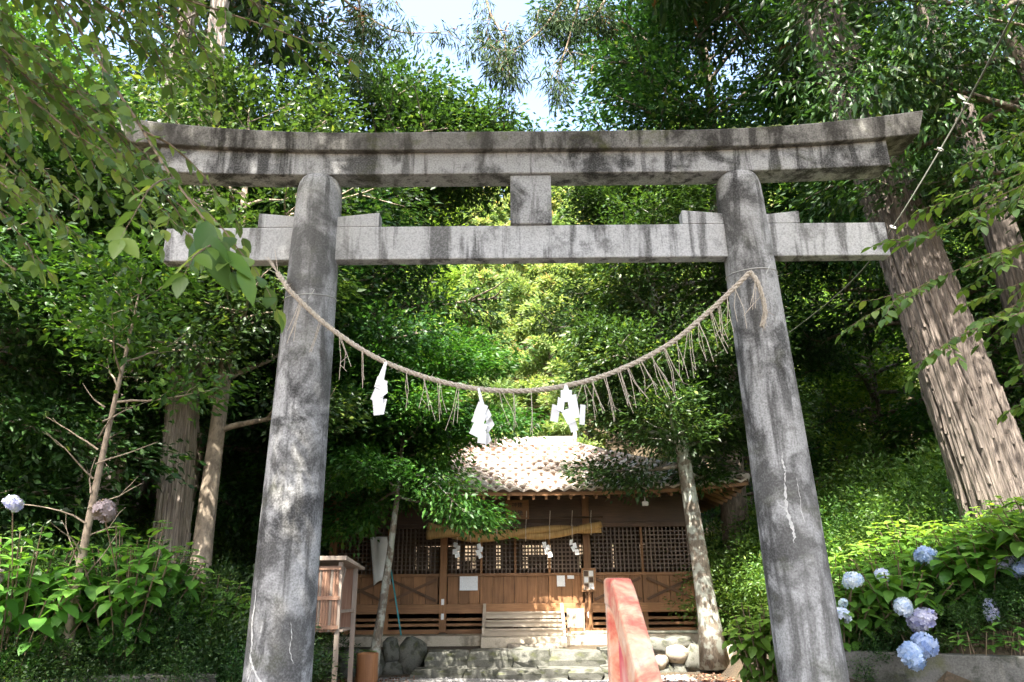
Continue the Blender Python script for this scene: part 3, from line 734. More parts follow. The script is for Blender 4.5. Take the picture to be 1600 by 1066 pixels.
# tile: wavy pantile with a thick front lip
def tile_mesh(wd, ln):
    n_ = 8; vs_ = []; fs_ = []
    prof = [(k / n_ - .5, .030 * math.sin(2 * math.pi * (k / n_) + .6) + (.012 if k > 5 else 0)) for k in range(n_ + 1)]
    for (y, dz) in ((0, -.022), (0, .020), (ln, .002)):
        for (x, z) in prof: vs_.append((x * wd * 1.06, y, z + dz + .03))
    m_ = n_ + 1
    for r_ in (0, 1):
        for k in range(n_): fs_.append((r_*m_+k, r_*m_+k+1, (r_+1)*m_+k+1, (r_+1)*m_+k))
    mb = MB().add(vs_, fs_); return mb
TW, TL = .272, .235
tmesh = tile_mesh(TW, TL * 1.25).mesh('tile', M['tile'])
slope_len = math.hypot(RY - EY, RZ - EZ); NR = int(slope_len / TL); count = 0; far = MB(); tsrc = tile_mesh(TW, TL * 1.25)
for r_ in range(NR):
    s = r_ / NR; half = HX + (RXX - HX) * (s + .4 / NR)
    n_ = int(2 * half / TW)
    for k in range(n_):
        xo = (k - (n_ - 1) / 2) * TW; u = xo / half
        p = roof_pt(u, s); p2 = roof_pt(u * half / (HX + (RXX - HX) * min(1, s + .05)), min(1, s + .05)); d = (p2 - p); d.x = 0; d.normalize()
        # side tilt follows the lifted corner
        pu = roof_pt(min(1, u + .02), s) - roof_pt(u - .02, s); xax = pu.normalized(); zax = xax.cross(d).normalized(); d = zax.cross(xax)
        p.y -= .06 * (1 - 0)
        Mt = Matrix(((xax.x, d.x, zax.x, p.x), (xax.y, d.y, zax.y, p.y + rnd.uniform(-.006, .006)), (xax.z, d.z, zax.z, p.z + .012 + rnd.uniform(0, .006)), (0, 0, 0, 1)))
        if count < 300: put('tile', tmesh, roof, Mt); count += 1
        else: far.add([Mt @ Vector(v_) for v_ in tsrc.v], tsrc.f)
for sg in (-1, 1):
    for r_ in range(NR):
        s = r_ / NR; hy = (RY - EY) * (1 - s - .4 / NR); n_ = int(2 * hy / TW)
        for k in range(n_):
            yo = (k - (n_ - 1) / 2) * TW; v_ = yo / max(hy, .01)
            p = side_pt(v_, s, sg); p2 = side_pt(v_, min(1, s + .05), sg); d = p2 - p; d.y = 0; d.normalize()
            xax = Vector((0, -sg, 0)) * -1.0; zax = xax.cross(d)
            if zax.z < 0: xax = -xax; zax = -zax
            Mt = Matrix(((xax.x, d.x, zax.x, p.x + sg * .06), (xax.y, d.y, zax.y, p.y), (xax.z, d.z, zax.z, p.z + .012), (0, 0, 0, 1)))
            far.add([Mt @ Vector(q) for q in tsrc.v], tsrc.f)
tag(far.build('tile_field', M['tile'], roof), kind='stuff')
# ridge and hip caps
rz0 = roof_pt(0, 1).z
for k, (hh, ww) in enumerate(((.07, .26), (.07, .22))):
    MB().box((CX - RXX - .12, RY - ww / 2, rz0 + .02 + .073 * k), (CX + RXX + .12, RY + ww / 2, rz0 + .09 + .073 * k)).build('ridge_course', M['tile'], roof, False, .01)
for k in range(11):
    x0 = CX - RXX - .14 + (2 * RXX + .28) * k / 11; x1 = x0 + (2 * RXX + .28) / 11 - .008
    MB().tube([(x0, RY, rz0 + .175), (x1, RY, rz0 + .175)], .085, 12).build('ridge_tile', M['tile'], roof, True)
for sg in (-1, 1):
    MB().box((CX + sg * (RXX + .20) - .05, RY - .20, rz0 - .04), (CX + sg * (RXX + .20) + .05, RY + .20, rz0 + .34)).build('ridge_end', M['tile'], roof, False, .03)
    for bk in (0, 1):
        for k in range(18):
            pts = []
            for s in (k / 18, (k + 1) / 18 - .006):
                p = roof_pt(sg, s); p.z += .085; p.y = 2 * RY - p.y if bk else p.y; pts.append(p)
            MB().tube(pts, [.085, .075], 10).build('hip_tile', M['tile'], roof, True)
# rafters, fascia
for k in range(36):
    x = CX - 4.45 + 8.9 * k / 35; p = roof_pt((x - CX) / HX, 0)
    a_ = Vector((x, EY + .05, p.z - .115)); b_ = Vector((min(max(x, XL - .3), XR + .3), FY + .3, p.z - .115 + (RZ - EZ) / (RY - EY) * 1.25))
    MB().bar(a_, b_, .05, .07).build('rafter', M['woodx'], sh)
for sg in (-1, 1):
    for k in range(24):
        y = EY + .4 + (RY - EY) * 2 * k / 24; zz = side_pt((y - RY) / (RY - EY), 0, sg).z if abs(y - RY) <= RY - EY else EZ
        MB().bar((CX + sg * (HX - .05), y, zz - .115), (CX + sg * 3.7, y, zz - .115 + .5 * .9), .05, .07).build('rafter', M['woodx'], sh)
fas = []
for k in range(25):
    p = roof_pt(-1 + 2 * k / 24, 0); fas.append([(p.x, EY + .0, p.z - .07), (p.x, EY + .05, p.z - .07), (p.x, EY + .05, p.z - .005), (p.x, EY, p.z - .005)])
MB().sweep(fas).build('fascia', M['woodx'], sh)
# --- wooden entrance steps
st = thing('entrance_steps', 'pale wooden steps leading up to the shrine lattice doors', 'steps', (.2, 16, 0))
for x in (-.62, .99):
    MB().sweep([[(x - .03, 15.72, -.026), (x + .03, 15.72, -.026), (x + .03, 15.78, .12), (x - .03, 15.78, .12)],
                [(x - .03, 16.43, -.026), (x + .03, 16.43, -.026), (x + .03, 16.43, .56), (x - .03, 16.43, .56)]]).build('stringer', M['wood_pale'], st)
for k, (y0, z) in enumerate(((15.74, .10), (15.98, .25), (16.2, .40))):
    MB().box((-.588, y0, z - .035), (.958, y0 + .27, z)).build('tread', M['wood_pale'], st, False, .006)
    MB().box((-.588, y0 + .03, z - .15 + .024), (.958, y0 + .05, z - .037)).build('riser', M['wood_pale'], st)
cs = thing('concrete_step', 'pale concrete block step below the wooden shrine steps', 'step', (.2, 15.6, -.22))
MB().box((-.66, 15.42, -.30), (1.02, 15.897, -.035)).build('block', M['platform'], cs, False, .02)
MB().box((-.15, 15.10, -.30), (.85, 15.417, -.14)).build('rough_front_step', M['stone_pale'], cs, False, .03)

# ------------------------------------------------------------------ straw bundle, plaque, papers on the shrine front
sb = thing('straw_bundle_rope', 'thick golden straw rope slung under the shrine eaves', 'rope', (0, 16.1, 2.0))
for k in range(2):
    pts, rad = [], []
    for i in range(49):
        s = i / 48; x = -1.82 + 3.66 * s; an = s * 8.5 + math.pi * k + .5
        rr = .098 * (1 - .35 * s) * (1 + .10 * math.sin(s * 9))
        zc = 2.02 - .10 * math.sin(math.pi * s) + .05 * s
        pts.append((x, 16.0 + .06 * math.sin(an) * (1 - .3 * s), zc + .098 * math.cos(an) * (1 - .45 * s))); rad.append(rr * (.75 + .25 * min(1, s * 12)) * (1.25 if s < .03 else 1))
    MB().tube(pts, rad, 14).build('strand', M['gold_straw'], sb, True)
for x in (-.9, -.35, .25, .75, 1.22, 1.62):
    s = (x + 1.82) / 3.66; zc = 2.02 - .10 * math.sin(math.pi * s) + .05 * s; r_ = .20 * (1 - .35 * s)
    MB().tube([(x, 16.0 + r_ * math.cos(a), zc + r_ * math.sin(a)) for a in [2*math.pi*q/16 for q in range(17)]] + [(x + .03, 16.05, 2.42)], .008, 5).build('binding_cord', M['straw'], sb)
tag(MB().tube([(-1.9, 16.12, 2.30), (1.9, 16.12, 2.28)], .022, 8).build('hanging_pole', M['wood_dark'], None, True), 'thin pole that the golden straw rope is hung from', 'pole')
for x, sx_, lab in ((-1.18, 1.0, 'small white paper streamer below the flared end of the golden straw rope'), (-.70, .8, 'small white paper streamer by the printed sheet under the golden rope'), (.66, .9, 'small narrow white paper streamer above the small notices under the golden rope'), (1.22, .85, 'small rounded white paper streamer beside the framed notice board post')):
    s = (x + 1.82) / 3.66; zc = 1.83 - .10 * math.sin(math.pi * s) + .05 * s
    t = thing('small_paper_streamer', lab, 'paper streamer', (x, 15.95, zc))
    MB().tube([(x, 15.97, zc + .1), (x, 15.95, zc - .02)], .006, 4).build('cord', M['straw'], t)
    for k in range(4):
        mb = MB(); sheet(mb, (x + (-.03 + .06 * (k % 2)) * sx_ + .02 * k * (1 if x > 0 else -.4), 15.94 - .006 * k, zc - .06 - .065 * k), .10 * sx_, .11, rnd.uniform(-30, 30), rnd.uniform(-10, 10), 0); mb.build('paper_fold', M['paper'], t)

def text_mesh(body, size, name, mat):
    cu = bpy.data.curves.new(name, 'FONT'); cu.body = body; cu.size = size; cu.align_x = 'CENTER'; cu.align_y = 'CENTER'; cu.extrude = .002
    o = bpy.data.objects.new(name, cu); col.objects.link(o)
    dg = bpy.context.evaluated_depsgraph_get(); me = bpy.data.meshes.new_from_object(o.evaluated_get(dg))
    bpy.data.objects.remove(o); me.materials.clear(); me.materials.append(mat); return me
pq = thing('name_plaque', 'brown wooden name plaque leaning out under the middle of the eaves', 'plaque', (.08, 16.15, 2.25))
Mp = Matrix.Translation((.08, 16.12, 2.46)) @ Matrix.Rotation(R(-14), 4, 'X') @ Matrix.Rotation(R(90), 4, 'X')
o = MB().box((-.25, -.21, -.03), (.25, .21, .0)).build('panel', M['woodx'], pq, False, .008); o.matrix_basis = Mp
for (x, y, ch) in ((.06, .085, '建'), (.06, -.085, '穂'), (-.06, .085, '神'), (-.06, -.085, '社')):
    try:
        me = text_mesh(ch, .12, 'character', M['black'])
        if len(me.polygons): put('character', me, pq, Mp @ Matrix.Translation((x, y, .004)))
    except Exception as e: print('text', e)
def paper(x, z, wd, ht, label, mat='print', name='paper_notice', y=FY - .045):
    t = MB().box((x - wd/2, y - .004, z - ht/2), (x + wd/2, y, z + ht/2)).build(name, M[mat], None); tag(t, label, 'notice'); return t
paper(-.96, .97, .38, .29, 'white printed sheet pinned to the shrine boards near the steps')
paper(.99, 1.02, .17, .26, 'small upright white notice on the shrine boards')
paper(1.20, 1.08, .14, .08, 'tiny white card pinned beside the small upright notice')
for x, z, lab in ((-1.50, .60, 'folded white paper charm stuck on the post above the floor beam'), (-1.50, .31, 'folded white paper charm stuck on the post below the floor beam'), (1.56, .32, 'folded white paper charm on the post behind the red railing')):
    t = MB().box((x - .03, FY - .092, z - .06), (x + .03, FY - .078, z + .06)).build('paper_charm', M['paper'], None, False, .004); tag(t, lab, 'paper charm')
nb = thing('notice_board', 'small orange framed notice board with pasted sheets on the shrine post', 'notice board', (1.62, 16.3, .8))
MB().box((1.44, 16.36, .80), (1.70, 16.40, 1.23)).build('panel', M['wood_pale'], nb)
for a, b_ in (((1.42, .78), (1.46, 1.25)), ((1.68, .78), (1.72, 1.25)), ((1.46, .78), (1.68, .82)), ((1.46, 1.21), (1.68, 1.25))):
    MB().box((a[0], 16.335, a[1]), (b_[0], 16.40, b_[1])).build('frame', M['woodx'], nb)
for i in range(2):
    for j in range(3):
        x0 = 1.475 + .105 * i; z0 = .84 + .125 * j
        MB().box((x0, 16.350, z0), (x0 + .085, 16.359, z0 + .105)).build('sheet', M['print'] if (i + j) % 2 else M['wood_dark'], nb)
MB().box((1.55, 16.36, -.025), (1.60, 16.41, .779)).build('leg', M['wood'], nb)
bx = thing('offertory_board', 'blank pale board on short legs beside the shrine steps', 'board', (1.2, 15.97, -.03))
MB().box((1.06, 15.92, .10), (1.38, 15.96, .46)).build('panel', M['wood_pale'], bx, False, .006)
for x in (1.09, 1.40): MB().bar((x, 15.985, -.028), (x, 16.02, .47), .045, .04, (0, 1, 0)).build('leg', M['wood_grey'], bx)
bn = thing('white_banner', 'white cloth banner hanging behind the slender tree at the shrine corner', 'banner', (-2.8, 16.2, 1.0))
mb = MB(); vs_ = []
for j in range(13):
    for i in range(9):
        u, q = i / 8, j / 12
        vs_.append((-3.05 + .36 * u + .12 * q, 16.22 + .03 * math.sin(u * 7 + q * 2), 1.92 - (.98 - .10 * math.sin(u * 3.1)) * q))
mb.add(vs_, [(j*9+i, j*9+i+1, (j+1)*9+i+1, (j+1)*9+i) for j in range(12) for i in range(8)])
o = mb.build('cloth', M['cloth'], bn, True); s_ = o.modifiers.new('solid', 'SOLIDIFY'); s_.thickness = .004
MB().tube([(-3.1, 16.22, 1.93), (-2.6, 16.22, 1.93)], .012, 6).build('rod', M['wood_grey'], bn)
tag(MB().tube([(-2.60, 16.30, 1.30), (-2.28, 15.96, -.015)], .016, 8).build('leaning_pole', M['cyan'], None, True), 'thin cyan pole leaning against the shrine boards', 'pole')
lt = thing('eave_lamp', 'small white floodlight fixed under the shrine eaves', 'lamp', (2.75, 15.7, 2.5))
MB().box((2.68, 15.62, 2.47), (2.80, 15.72, 2.56)).build('housing', M['paper'], lt, False, .012); MB().tube([(2.74, 15.68, 2.55), (2.74, 15.75, 2.80)], .012, 6).build('bracket', M['paper'], lt)
ex = thing('red_fire_box', 'red fire equipment box behind the lichen covered trunk', 'fire box', (4.02, 16.3, -.03))
MB().box((3.98, 16.2, -.028), (4.16, 16.4, .45)).build('cabinet', M['red'], ex, False, .015); MB().box((4.0, 16.192, .2), (4.14, 16.199, .4)).build('door', M['red'], ex)
for k, (x0, x1, y, z) in enumerate(((1.42, 4.3, 16.0, .0), (1.46, 4.33, 16.07, .003), (1.15, 2.1, 15.95, .0))):
    t = MB(); n_ = 9; pts, rad = [], []
    for i in range(n_ + 1):
        x = x0 + (x1 - x0) * i / n_
        for dx, r_ in ((-.012, .026), (0, .031), (.012, .026)):
            pts.append((x + dx, y, z + .003)); rad.append(r_)
    t.tube(pts, rad, 8)
    tag(t.build('bamboo_pole', M['bamboo'], None, True), ('long pale bamboo pole lying on the edge of the shrine platform', 'second long bamboo pole lying against the shrine floor slats', 'short bamboo pole lying beside the blank board')[k], 'bamboo pole')

# ------------------------------------------------------------------ stone steps and dry stone wall
def stone_mesh(seed, sx=1, sy=1, sz=1, rnd_=.35):
    bm = bmesh.new(); bmesh.ops.create_cube(bm, size=1.0); bmesh.ops.subdivide_edges(bm, edges=bm.edges, cuts=2, use_grid_fill=True)
    rg = np.random.default_rng(seed); ph = rg.uniform(0, 6, 6)
    for v_ in bm.verts:
        p = v_.co; s = p.normalized() * .62; q = p.lerp(s, rnd_)
        q = q * (1 + .10 * math.sin(5 * p.x + ph[0]) * math.sin(4 * p.y + ph[1]) + .08 * math.sin(6 * p.z + ph[2])) + Vector(rg.normal(0, .025, 3)); v_.co = q
    me = bpy.data.meshes.new('stone'); bm.to_mesh(me); bm.free(); me.polygons.foreach_set('use_smooth', [True] * len(me.polygons)); return me
blk = [stone_mesh(k, rnd_=.16) for k in range(6)]; bou = [stone_mesh(20 + k, rnd_=.75) for k in range(5)]
for me in blk: me.materials.append(M['stone']); me.polygons.foreach_set('use_smooth', [False] * len(me.polygons))
for me in bou: me.materials.append(M['stone'])
boup = [stone_mesh(20 + k, rnd_=.75) for k in range(3)]
for me in boup: me.materials.append(M['stone_pale'])
def stone(parent, me, c, size, rz=0, ry=0):
    return put('stone', me, parent, Matrix.Translation(c) @ Euler((0, R(ry), R(rz))).to_matrix().to_4x4() @ Matrix.Diagonal((*size, 1)))
steps = thing('stone_steps', 'rough grey stone block steps in front of the shrine', 'steps', (.2, 14.3, -.62))
for (z0, z1, y0, y1, xs0, xs1) in ((-.64, -.44, 13.75, 14.2, -1.75, 2.3), (-.62, -.185, 14.22, 14.8, -1.6, 2.2)):
    x = xs0; k = 0
    while x < xs1 - .2:
        wd = min(rnd.uniform(.48, .95), xs1 - x); stone(steps, blk[rnd.randrange(6)], (x + wd / 2, (y0 + y1) / 2, (z0 + z1) / 2 + rnd.uniform(-.012, .012)), (wd * 1.0, (y1 - y0) * 1.06, (z1 - z0) * 1.06), rnd.uniform(-2, 2), rnd.uniform(-1.5, 1.5)); x += wd; k += 1
wall = thing('dry_stone_wall', 'low wall of rounded boulders holding the terrace round the trees', 'stone wall', (3, 14.6, -.6))
for (x, z, sx_, sz_, pale, ry) in [(-2.55, -.42, .40, .46, 0, 8), (-2.25, -.18, .26, .34, 0, -12), (-2.20, -.50, .36, .30, 0, 5), (-1.88, -.30, .42, .60, 0, 14), (-2.95, -.42, .42, .42, 0, -6), (-3.4, -.40, .46, .44, 0, 5), (-3.9, -.38, .5, .46, 0, -4),
                                 (2.35, -.26, .34, .42, 0, -15), (2.42, -.52, .36, .28, 0, 8), (2.62, -.14, .44, .22, 0, 10), (2.66, -.38, .24, .30, 1, 22), (2.74, -.56, .30, .22, 0, 5), (2.93, -.26, .44, .30, 1, 14), (3.0, -.54, .34, .24, 0, -8),
                                 (3.25, -.34, .34, .40, 0, 18), (3.52, -.36, .36, .40, 1, 12), (3.40, -.58, .34, .20, 0, 4), (3.78, -.32, .34, .34, 1, -10), (3.74, -.56, .34, .22, 0, 6), (4.02, -.34, .32, .36, 0, 5), (4.05, -.58, .30, .20, 0, -5), (2.95, -.10, .5, .18, 0, -6)]:
    stone(wall, rnd.choice(boup) if pale else rnd.choice(bou), (x, 14.62 + rnd.uniform(-.05, .05), z), (sx_ * 1.08, .42, sz_ * 1.08), rnd.uniform(-15, 15), ry)
tag(MB().box((4.22, 14.35, -.9), (5.0, 14.77, -.20)).build('concrete_block', M['platform'], None, False, .02), 'square pale concrete block at the end of the boulder wall', 'block')

# ------------------------------------------------------------------ left cabinet and stump planter
cb = thing('slatted_cabinet', 'tall weathered wooden cabinet on legs with corrugated front beside the gate pillar', 'cabinet', (-2.75, 11.2, -.2))
x0, x1, y0, y1 = -3.05, -2.44, 10.9, 11.45; zt = 1.30
gb = gz(-2.7, 11.2)
for (x, y) in ((x0, y0), (x1, y0), (x0, y1), (x1 + .10, y1)):
    MB().box((x - .03, y - .03, gb - .1), (x + .03, y + .03, zt - .02)).build('leg', M['wood_grey'], cb)
for k in range(15):
    x = x0 + .03 + (x1 - x0 - .06) * k / 14
    MB().tube([(x, y0 - .035, .36), (x, y0 - .035, zt - .08)], .021, 6).build('slat', M['wood_red'] if k % 4 else M['wood_grey'], cb)
for z in (.42, .80, 1.20): MB().box((x0 - .02, y0 - .072, z - .025), (x1 + .02, y0 - .058, z + .025)).build('rail', M['wood_red'], cb)
for k in range(7):
    y = y0 + .05 + (y1 - y0 - .1) * k / 6; xx = x1 - .35
    MB().box((xx, y - .03, .40), (xx + .015, y + .03, zt - .1)).build('inner_board', M['wood_red'], cb)
MB().box((x0 - .01, y1 - .01, .36), (x1 + .08, y1 + .01, zt - .1)).build('back_panel', M['wood_red'], cb)
MB().box((x0, y0 - .01, .36), (x1 + .08, y1 - .015, .39)).build('shelf', M['wood_grey'], cb)
MB().bar((x1, y0, .62), (x1 + .10, y1, .62), .03, .04).build('side_rail', M['wood_grey'], cb)
MB().sweep([[(x0 - .10, y0 - .14, zt + .06), (x1 + .10, y0 - .14, zt + .06), (x1 + .10, y0 - .14, zt + .0), (x0 - .10, y0 - .14, zt + .0)],
            [(x0 - .10, y1 + .16, zt - .08), (x1 + .20, y1 + .16, zt - .08), (x1 + .20, y1 + .16, zt - .12), (x0 - .10, y1 + .16, zt - .12)]]).build('sloping_roof', M['wood_grey'], cb, False, .006)
for s_ in ((x1 + .005, y0 + .03, -1), ):
    MB().bar((x1 + .012, y0 + .03, .98), (x1 + .03, y0 + .16, 1.20), .02, .05).build('bracket', M['wood_grey'], cb)
pt = thing('stump_planter', 'orange brown hollow log standing in front of the slender trunk', 'log', (-2.32, 12.6, gz(-2.32, 12.6)))
gb = gz(-2.32, 12.6)
prof = [(.0, .170), (.18, .172), (.36, .166), (.53, .168), (.55, .160), (.55, .120), (.30, .115)]
secs = []
for z, r_ in prof: secs.append([(-2.32 + r_ * (1 + .03 * math.sin(5 * a)) * math.cos(a), 12.6 + r_ * (1 + .03 * math.sin(5 * a)) * math.sin(a), gb - .03 + z) for a in [2*math.pi*k/24 for k in range(24)]])
MB().sweep(secs).build('log_body', wood_mat('log_wood', (.24, .095, .035), (.46, .22, .09), 'Z'), pt, True)

# ------------------------------------------------------------------ kerbs
def kerb(pts, wd, z0, label, mat='kerb'):
    secs = []
    for i, (x, y, zt_) in enumerate(pts):
        d = Vector(pts[min(i+1, len(pts)-1)][:2]) - Vector(pts[max(i-1, 0)][:2]); n2 = Vector((-d.y, d.x)).normalized() * wd
        secs.append([(x, y, z0), (x + n2.x, y + n2.y, z0), (x + n2.x, y + n2.y, zt_), (x, y, zt_)])
    tag(MB().sweep(secs).build('kerb', M[mat], None, False, .015), label, 'kerb')
kerb([(3.0, 8.25, .30), (3.6, 8.0, .30), (4.6, 7.55, .29), (5.6, 7.1, .28), (7.0, 6.5, .28)], .16, -.5, 'mossy concrete kerb, toned dark for shade, holding back the hydrangea bank with blue flowers')
kerb([(-7, 6.6, .22), (-4.4, 7.2, .20), (-3.6, 7.45, .20), (-2.85, 7.7, .18)], .16, -.5, 'concrete kerb under the shaded shrubs by the cracked pillar base')
# overhead cable
pts = catmull([(5.33, 5.9, 6.9), (5.297, 6.2, 6.68), (5.107, 7.2, 5.99), (4.452, 7.8, 4.89), (4.41, 8.9, 4.664), (4.224, 10.5, 4.555), (4.0, 13.0, 4.6)], 10)
cbk = thing('guy_cable', 'dark cable with pale rings slanting past the big cedar trunk', 'cable', tuple(pts[0]))
MB().tube(pts, [.014 - .007 * min(1, i / 35) for i in range(len(pts))], 8, False).build('cable', M['cable'], cbk, True)
for i in (3, 7, 8, 10, 19, 23, 30):
    p = pts[i]; d = (pts[i + 1] - pts[i]).normalized(); x = d.orthogonal().normalized(); y = d.cross(x)
    MB().tube([p + (x * math.cos(a) + y * math.sin(a)) * .032 for a in [2*math.pi*k/14 for k in range(15)]], .008, 6, False).build('ring', M['wire'], cbk, True)

# ------------------------------------------------------------------ vegetation
def twig_sprays(root, mains, L, gap, leaf, seed, side=.5, nside=5, wr=.55, rtwig=.008, name='low_branch', jit=.1, sag=.10, curl=.18):
    rg = np.random.default_rng(seed); mb = MB(); C, D, Nn, LL = [], [], [], []
    def leafy(path, frm=0.0):
        acc = 0; nxt = frm; k = 0
        for i in range(1, len(path)):
            seg = path[i] - path[i-1]; l_ = seg.length
            while acc + l_ > nxt:
                p = path[i-1].lerp(path[i], (nxt - acc) / max(l_, 1e-6)); d = seg.normalized()
                sd_ = d.cross(Vector((0, 0, 1)))
                sd_ = sd_.normalized() if sd_.length > 1e-3 else Vector((1, 0, 0))
                dd = d * rg.uniform(.45, .8) + sd_ * (1 if k % 2 else -1) * rg.uniform(.6, 1) + Vector((0, 0, -rg.uniform(.05, .5)))
                C.append(tuple(p)); D.append(tuple(dd)); nn = Vector((0, 0, 1)) + Vector(rg.normal(0, .35, 3)); Nn.append(tuple(nn)); LL.append(L * rg.uniform(.6, 1.15)); k += 1
                nxt += gap * rg.uniform(.7, 1.3)
            acc += l_
        C.append(tuple(path[-1])); D.append(tuple((path[-1] - path[-2]).normalized() + Vector((0, 0, -.2)))); Nn.append((0, 0, 1)); LL.append(L)
    for mpts in mains:
        path = catmull(mpts, 8); n_ = len(path)
        mb.tube(path, [rtwig * (1.15 - i / n_) for i in range(n_)], 5, False); leafy(path[int(n_ * .35):])
        tot = sum((path[i+1] - path[i]).length for i in range(n_ - 1))
        for k in range(nside):
            u = .12 + .8 * (k + rg.random() * .8) / nside; i = min(int(u * (n_ - 1)), n_ - 2); d = (path[i+1] - path[i]).normalized()
            sd_ = d.cross(Vector((0, 0, 1))).normalized() * (1 if k % 2 else -1)
            dd = d * .75 + sd_ * rg.uniform(.5, 1.0) + Vector((0, 0, rg.normal(0, .15)))
            sb_ = wander(path[i], dd, tot * side * (1.05 - .85 * u) * rg.uniform(.7, 1.1), 6, rg, jit, -sag * .5)
            mb.tube(sb_, [rtwig * .5 * (1.1 - q / 6) for q in range(7)], 4, False); leafy(sb_, gap * .5)
    br = mb.build(name, M['twig'], None, True); br.parent = root; br.matrix_parent_inverse = Matrix.Translation(-Vector(root.location))
    me = leaf_mesh('foliage', np.array(C), np.array(D), np.array(Nn), np.array(LL), wr, M[leaf], FINE, .10, curl, None, rg)
    o = bpy.data.objects.new('foliage', me); col.objects.link(o); o.parent = br
    return br

# the overhanging tree whose branch hangs before the gate (trunk stands beside the path, left of the camera)
t = make_tree('overhanging_tree', 'broadleaf tree whose large leaved branch hangs in front of the gate lintel', 'tree', None, (-4.6, .6, 0), 13.5, .24, (3.3, 1.2), (.5, 1.0), 4.3, 34, 6, 52000, .17, .52, 'leaf_mid', 'bark', 101, .46, .5, (0, 40), 'umbrella', boughs=[(3.2, 2.9, 9.6), (2.4, 3.1, 9.3), (3.8, 2.8, 9.8), (2.8, 2.7, 10.2), (1.8, 3.2, 9.2), (3.4, 3.2, 9.4), (1.2, 3.0, 9.6)])  # high boughs out of view, added to shade the gate's right end
mains_ = [
    [(-4.0, 1.6, 4.6), (-2.9, 2.4, 4.2), (-2.2, 2.7, 3.7), (-1.72, 2.8, 3.05), (-1.35, 2.55, 2.55), (-1.0, 2.3, 2.12), (-.92, 2.25, 1.98)],
    [(-4.0, 1.8, 4.9), (-2.9, 2.9, 4.4), (-2.0, 3.2, 4.1), (-1.3, 3.4, 3.95), (-.84, 3.4, 3.72)],
    [(-4.0, 1.8, 4.2), (-3.0, 2.7, 3.7), (-2.4, 3.0, 3.3), (-1.9, 3.2, 2.9), (-1.55, 3.3, 2.6)],
    [(-4.0, 1.8, 4.3), (-3.1, 2.8, 3.95), (-2.5, 3.1, 3.6), (-2.05, 3.3, 3.25), (-1.75, 3.4, 3.0)],
    [(-4.0, 2.2, 4.6), (-3.0, 3.2, 4.5), (-2.2, 3.5, 4.1), (-1.7, 3.6, 3.75)],
    [(-4.0, 2.2, 3.6), (-3.2, 3.1, 3.3), (-2.7, 3.4, 2.9), (-2.35, 3.5, 2.5)],
    [(-4.0, 2.4, 4.9), (-3.2, 3.6, 4.9), (-2.4, 4.0, 4.6), (-1.9, 4.1, 4.3)],
    [(-4.2, 2.4, 5.4), (-3.0, 3.9, 5.4), (-2.0, 4.2, 5.0), (-1.4, 4.3, 4.75)],
    [(-4.0, 2.0, 3.4), (-3.0, 2.7, 2.9), (-2.5, 2.9, 2.55), (-2.15, 2.95, 2.3)],
    [(-4.2, 2.4, 4.6), (-3.3, 3.2, 4.2), (-2.75, 3.6, 3.8), (-2.3, 3.8, 3.45)],
    [(-4.2, 2.4, 4.9), (-3.2, 3.0, 4.6), (-2.6, 3.2, 4.2), (-2.1, 3.3, 3.9)],
    [(-4.2, 2.6, 5.2), (-3.2, 3.3, 5.0), (-2.5, 3.5, 4.6), (-1.6, 3.6, 4.2)],
    [(-4.2, 2.4, 3.9), (-3.2, 2.9, 3.5), (-2.7, 3.1, 3.1), (-2.2, 3.1, 2.75)],
    [(-4.2, 2.2, 4.4), (-3.2, 2.6, 4.0), (-2.6, 2.8, 3.7), (-2.2, 2.8, 3.35)],
    [(-4.2, 2.6, 4.2), (-3.4, 3.6, 3.7), (-3.0, 4.0, 3.3), (-2.6, 4.1, 3.0)],
]
jr = random.Random(6)
for m_ in list(mains_[2:]):
    dx, dy, dz = jr.uniform(-.35, .05), jr.uniform(-.1, .4), jr.uniform(-.1, .45)
    mains_.append([m_[0]] + [(x + dx, y + dy, z + dz) for (x, y, z) in m_[1:]])
twig_sprays(t, mains_, .084, .045, 'leaf_light', 102, .34, 8, .58, .010, sag=.2)  # lighter leaf colour stands for backlight on these sprays
# big foreground leaves at the branch end
rg = np.random.default_rng(11)
C = np.array([(-1.03, 2.25, 2.17), (-1.0, 2.22, 2.10), (-.96, 2.24, 2.05), (-.90, 2.25, 2.0), (-1.06, 2.28, 2.12)]); D = np.array([(.12, -.1, -1), (.35, .05, -1), (.7, 0, -.5), (.4, .1, -.8), (-.25, 0, -.9)], float)
me = leaf_mesh('hanging_leaf', C, D, np.array([(.3, -1, .3), (-.3, -1, .2), (.2, -.8, .6), (.5, -.8, .4), (-.5, -.9, .2)], float), np.array([.17, .20, .14, .14, .12]), .46, M['leaf_mid'], FINE, .12, .2, np.array([.3, .35, .8, .9, .2]))
o = bpy.data.objects.new('hanging_leaf', me); col.objects.link(o); attach(o, t)
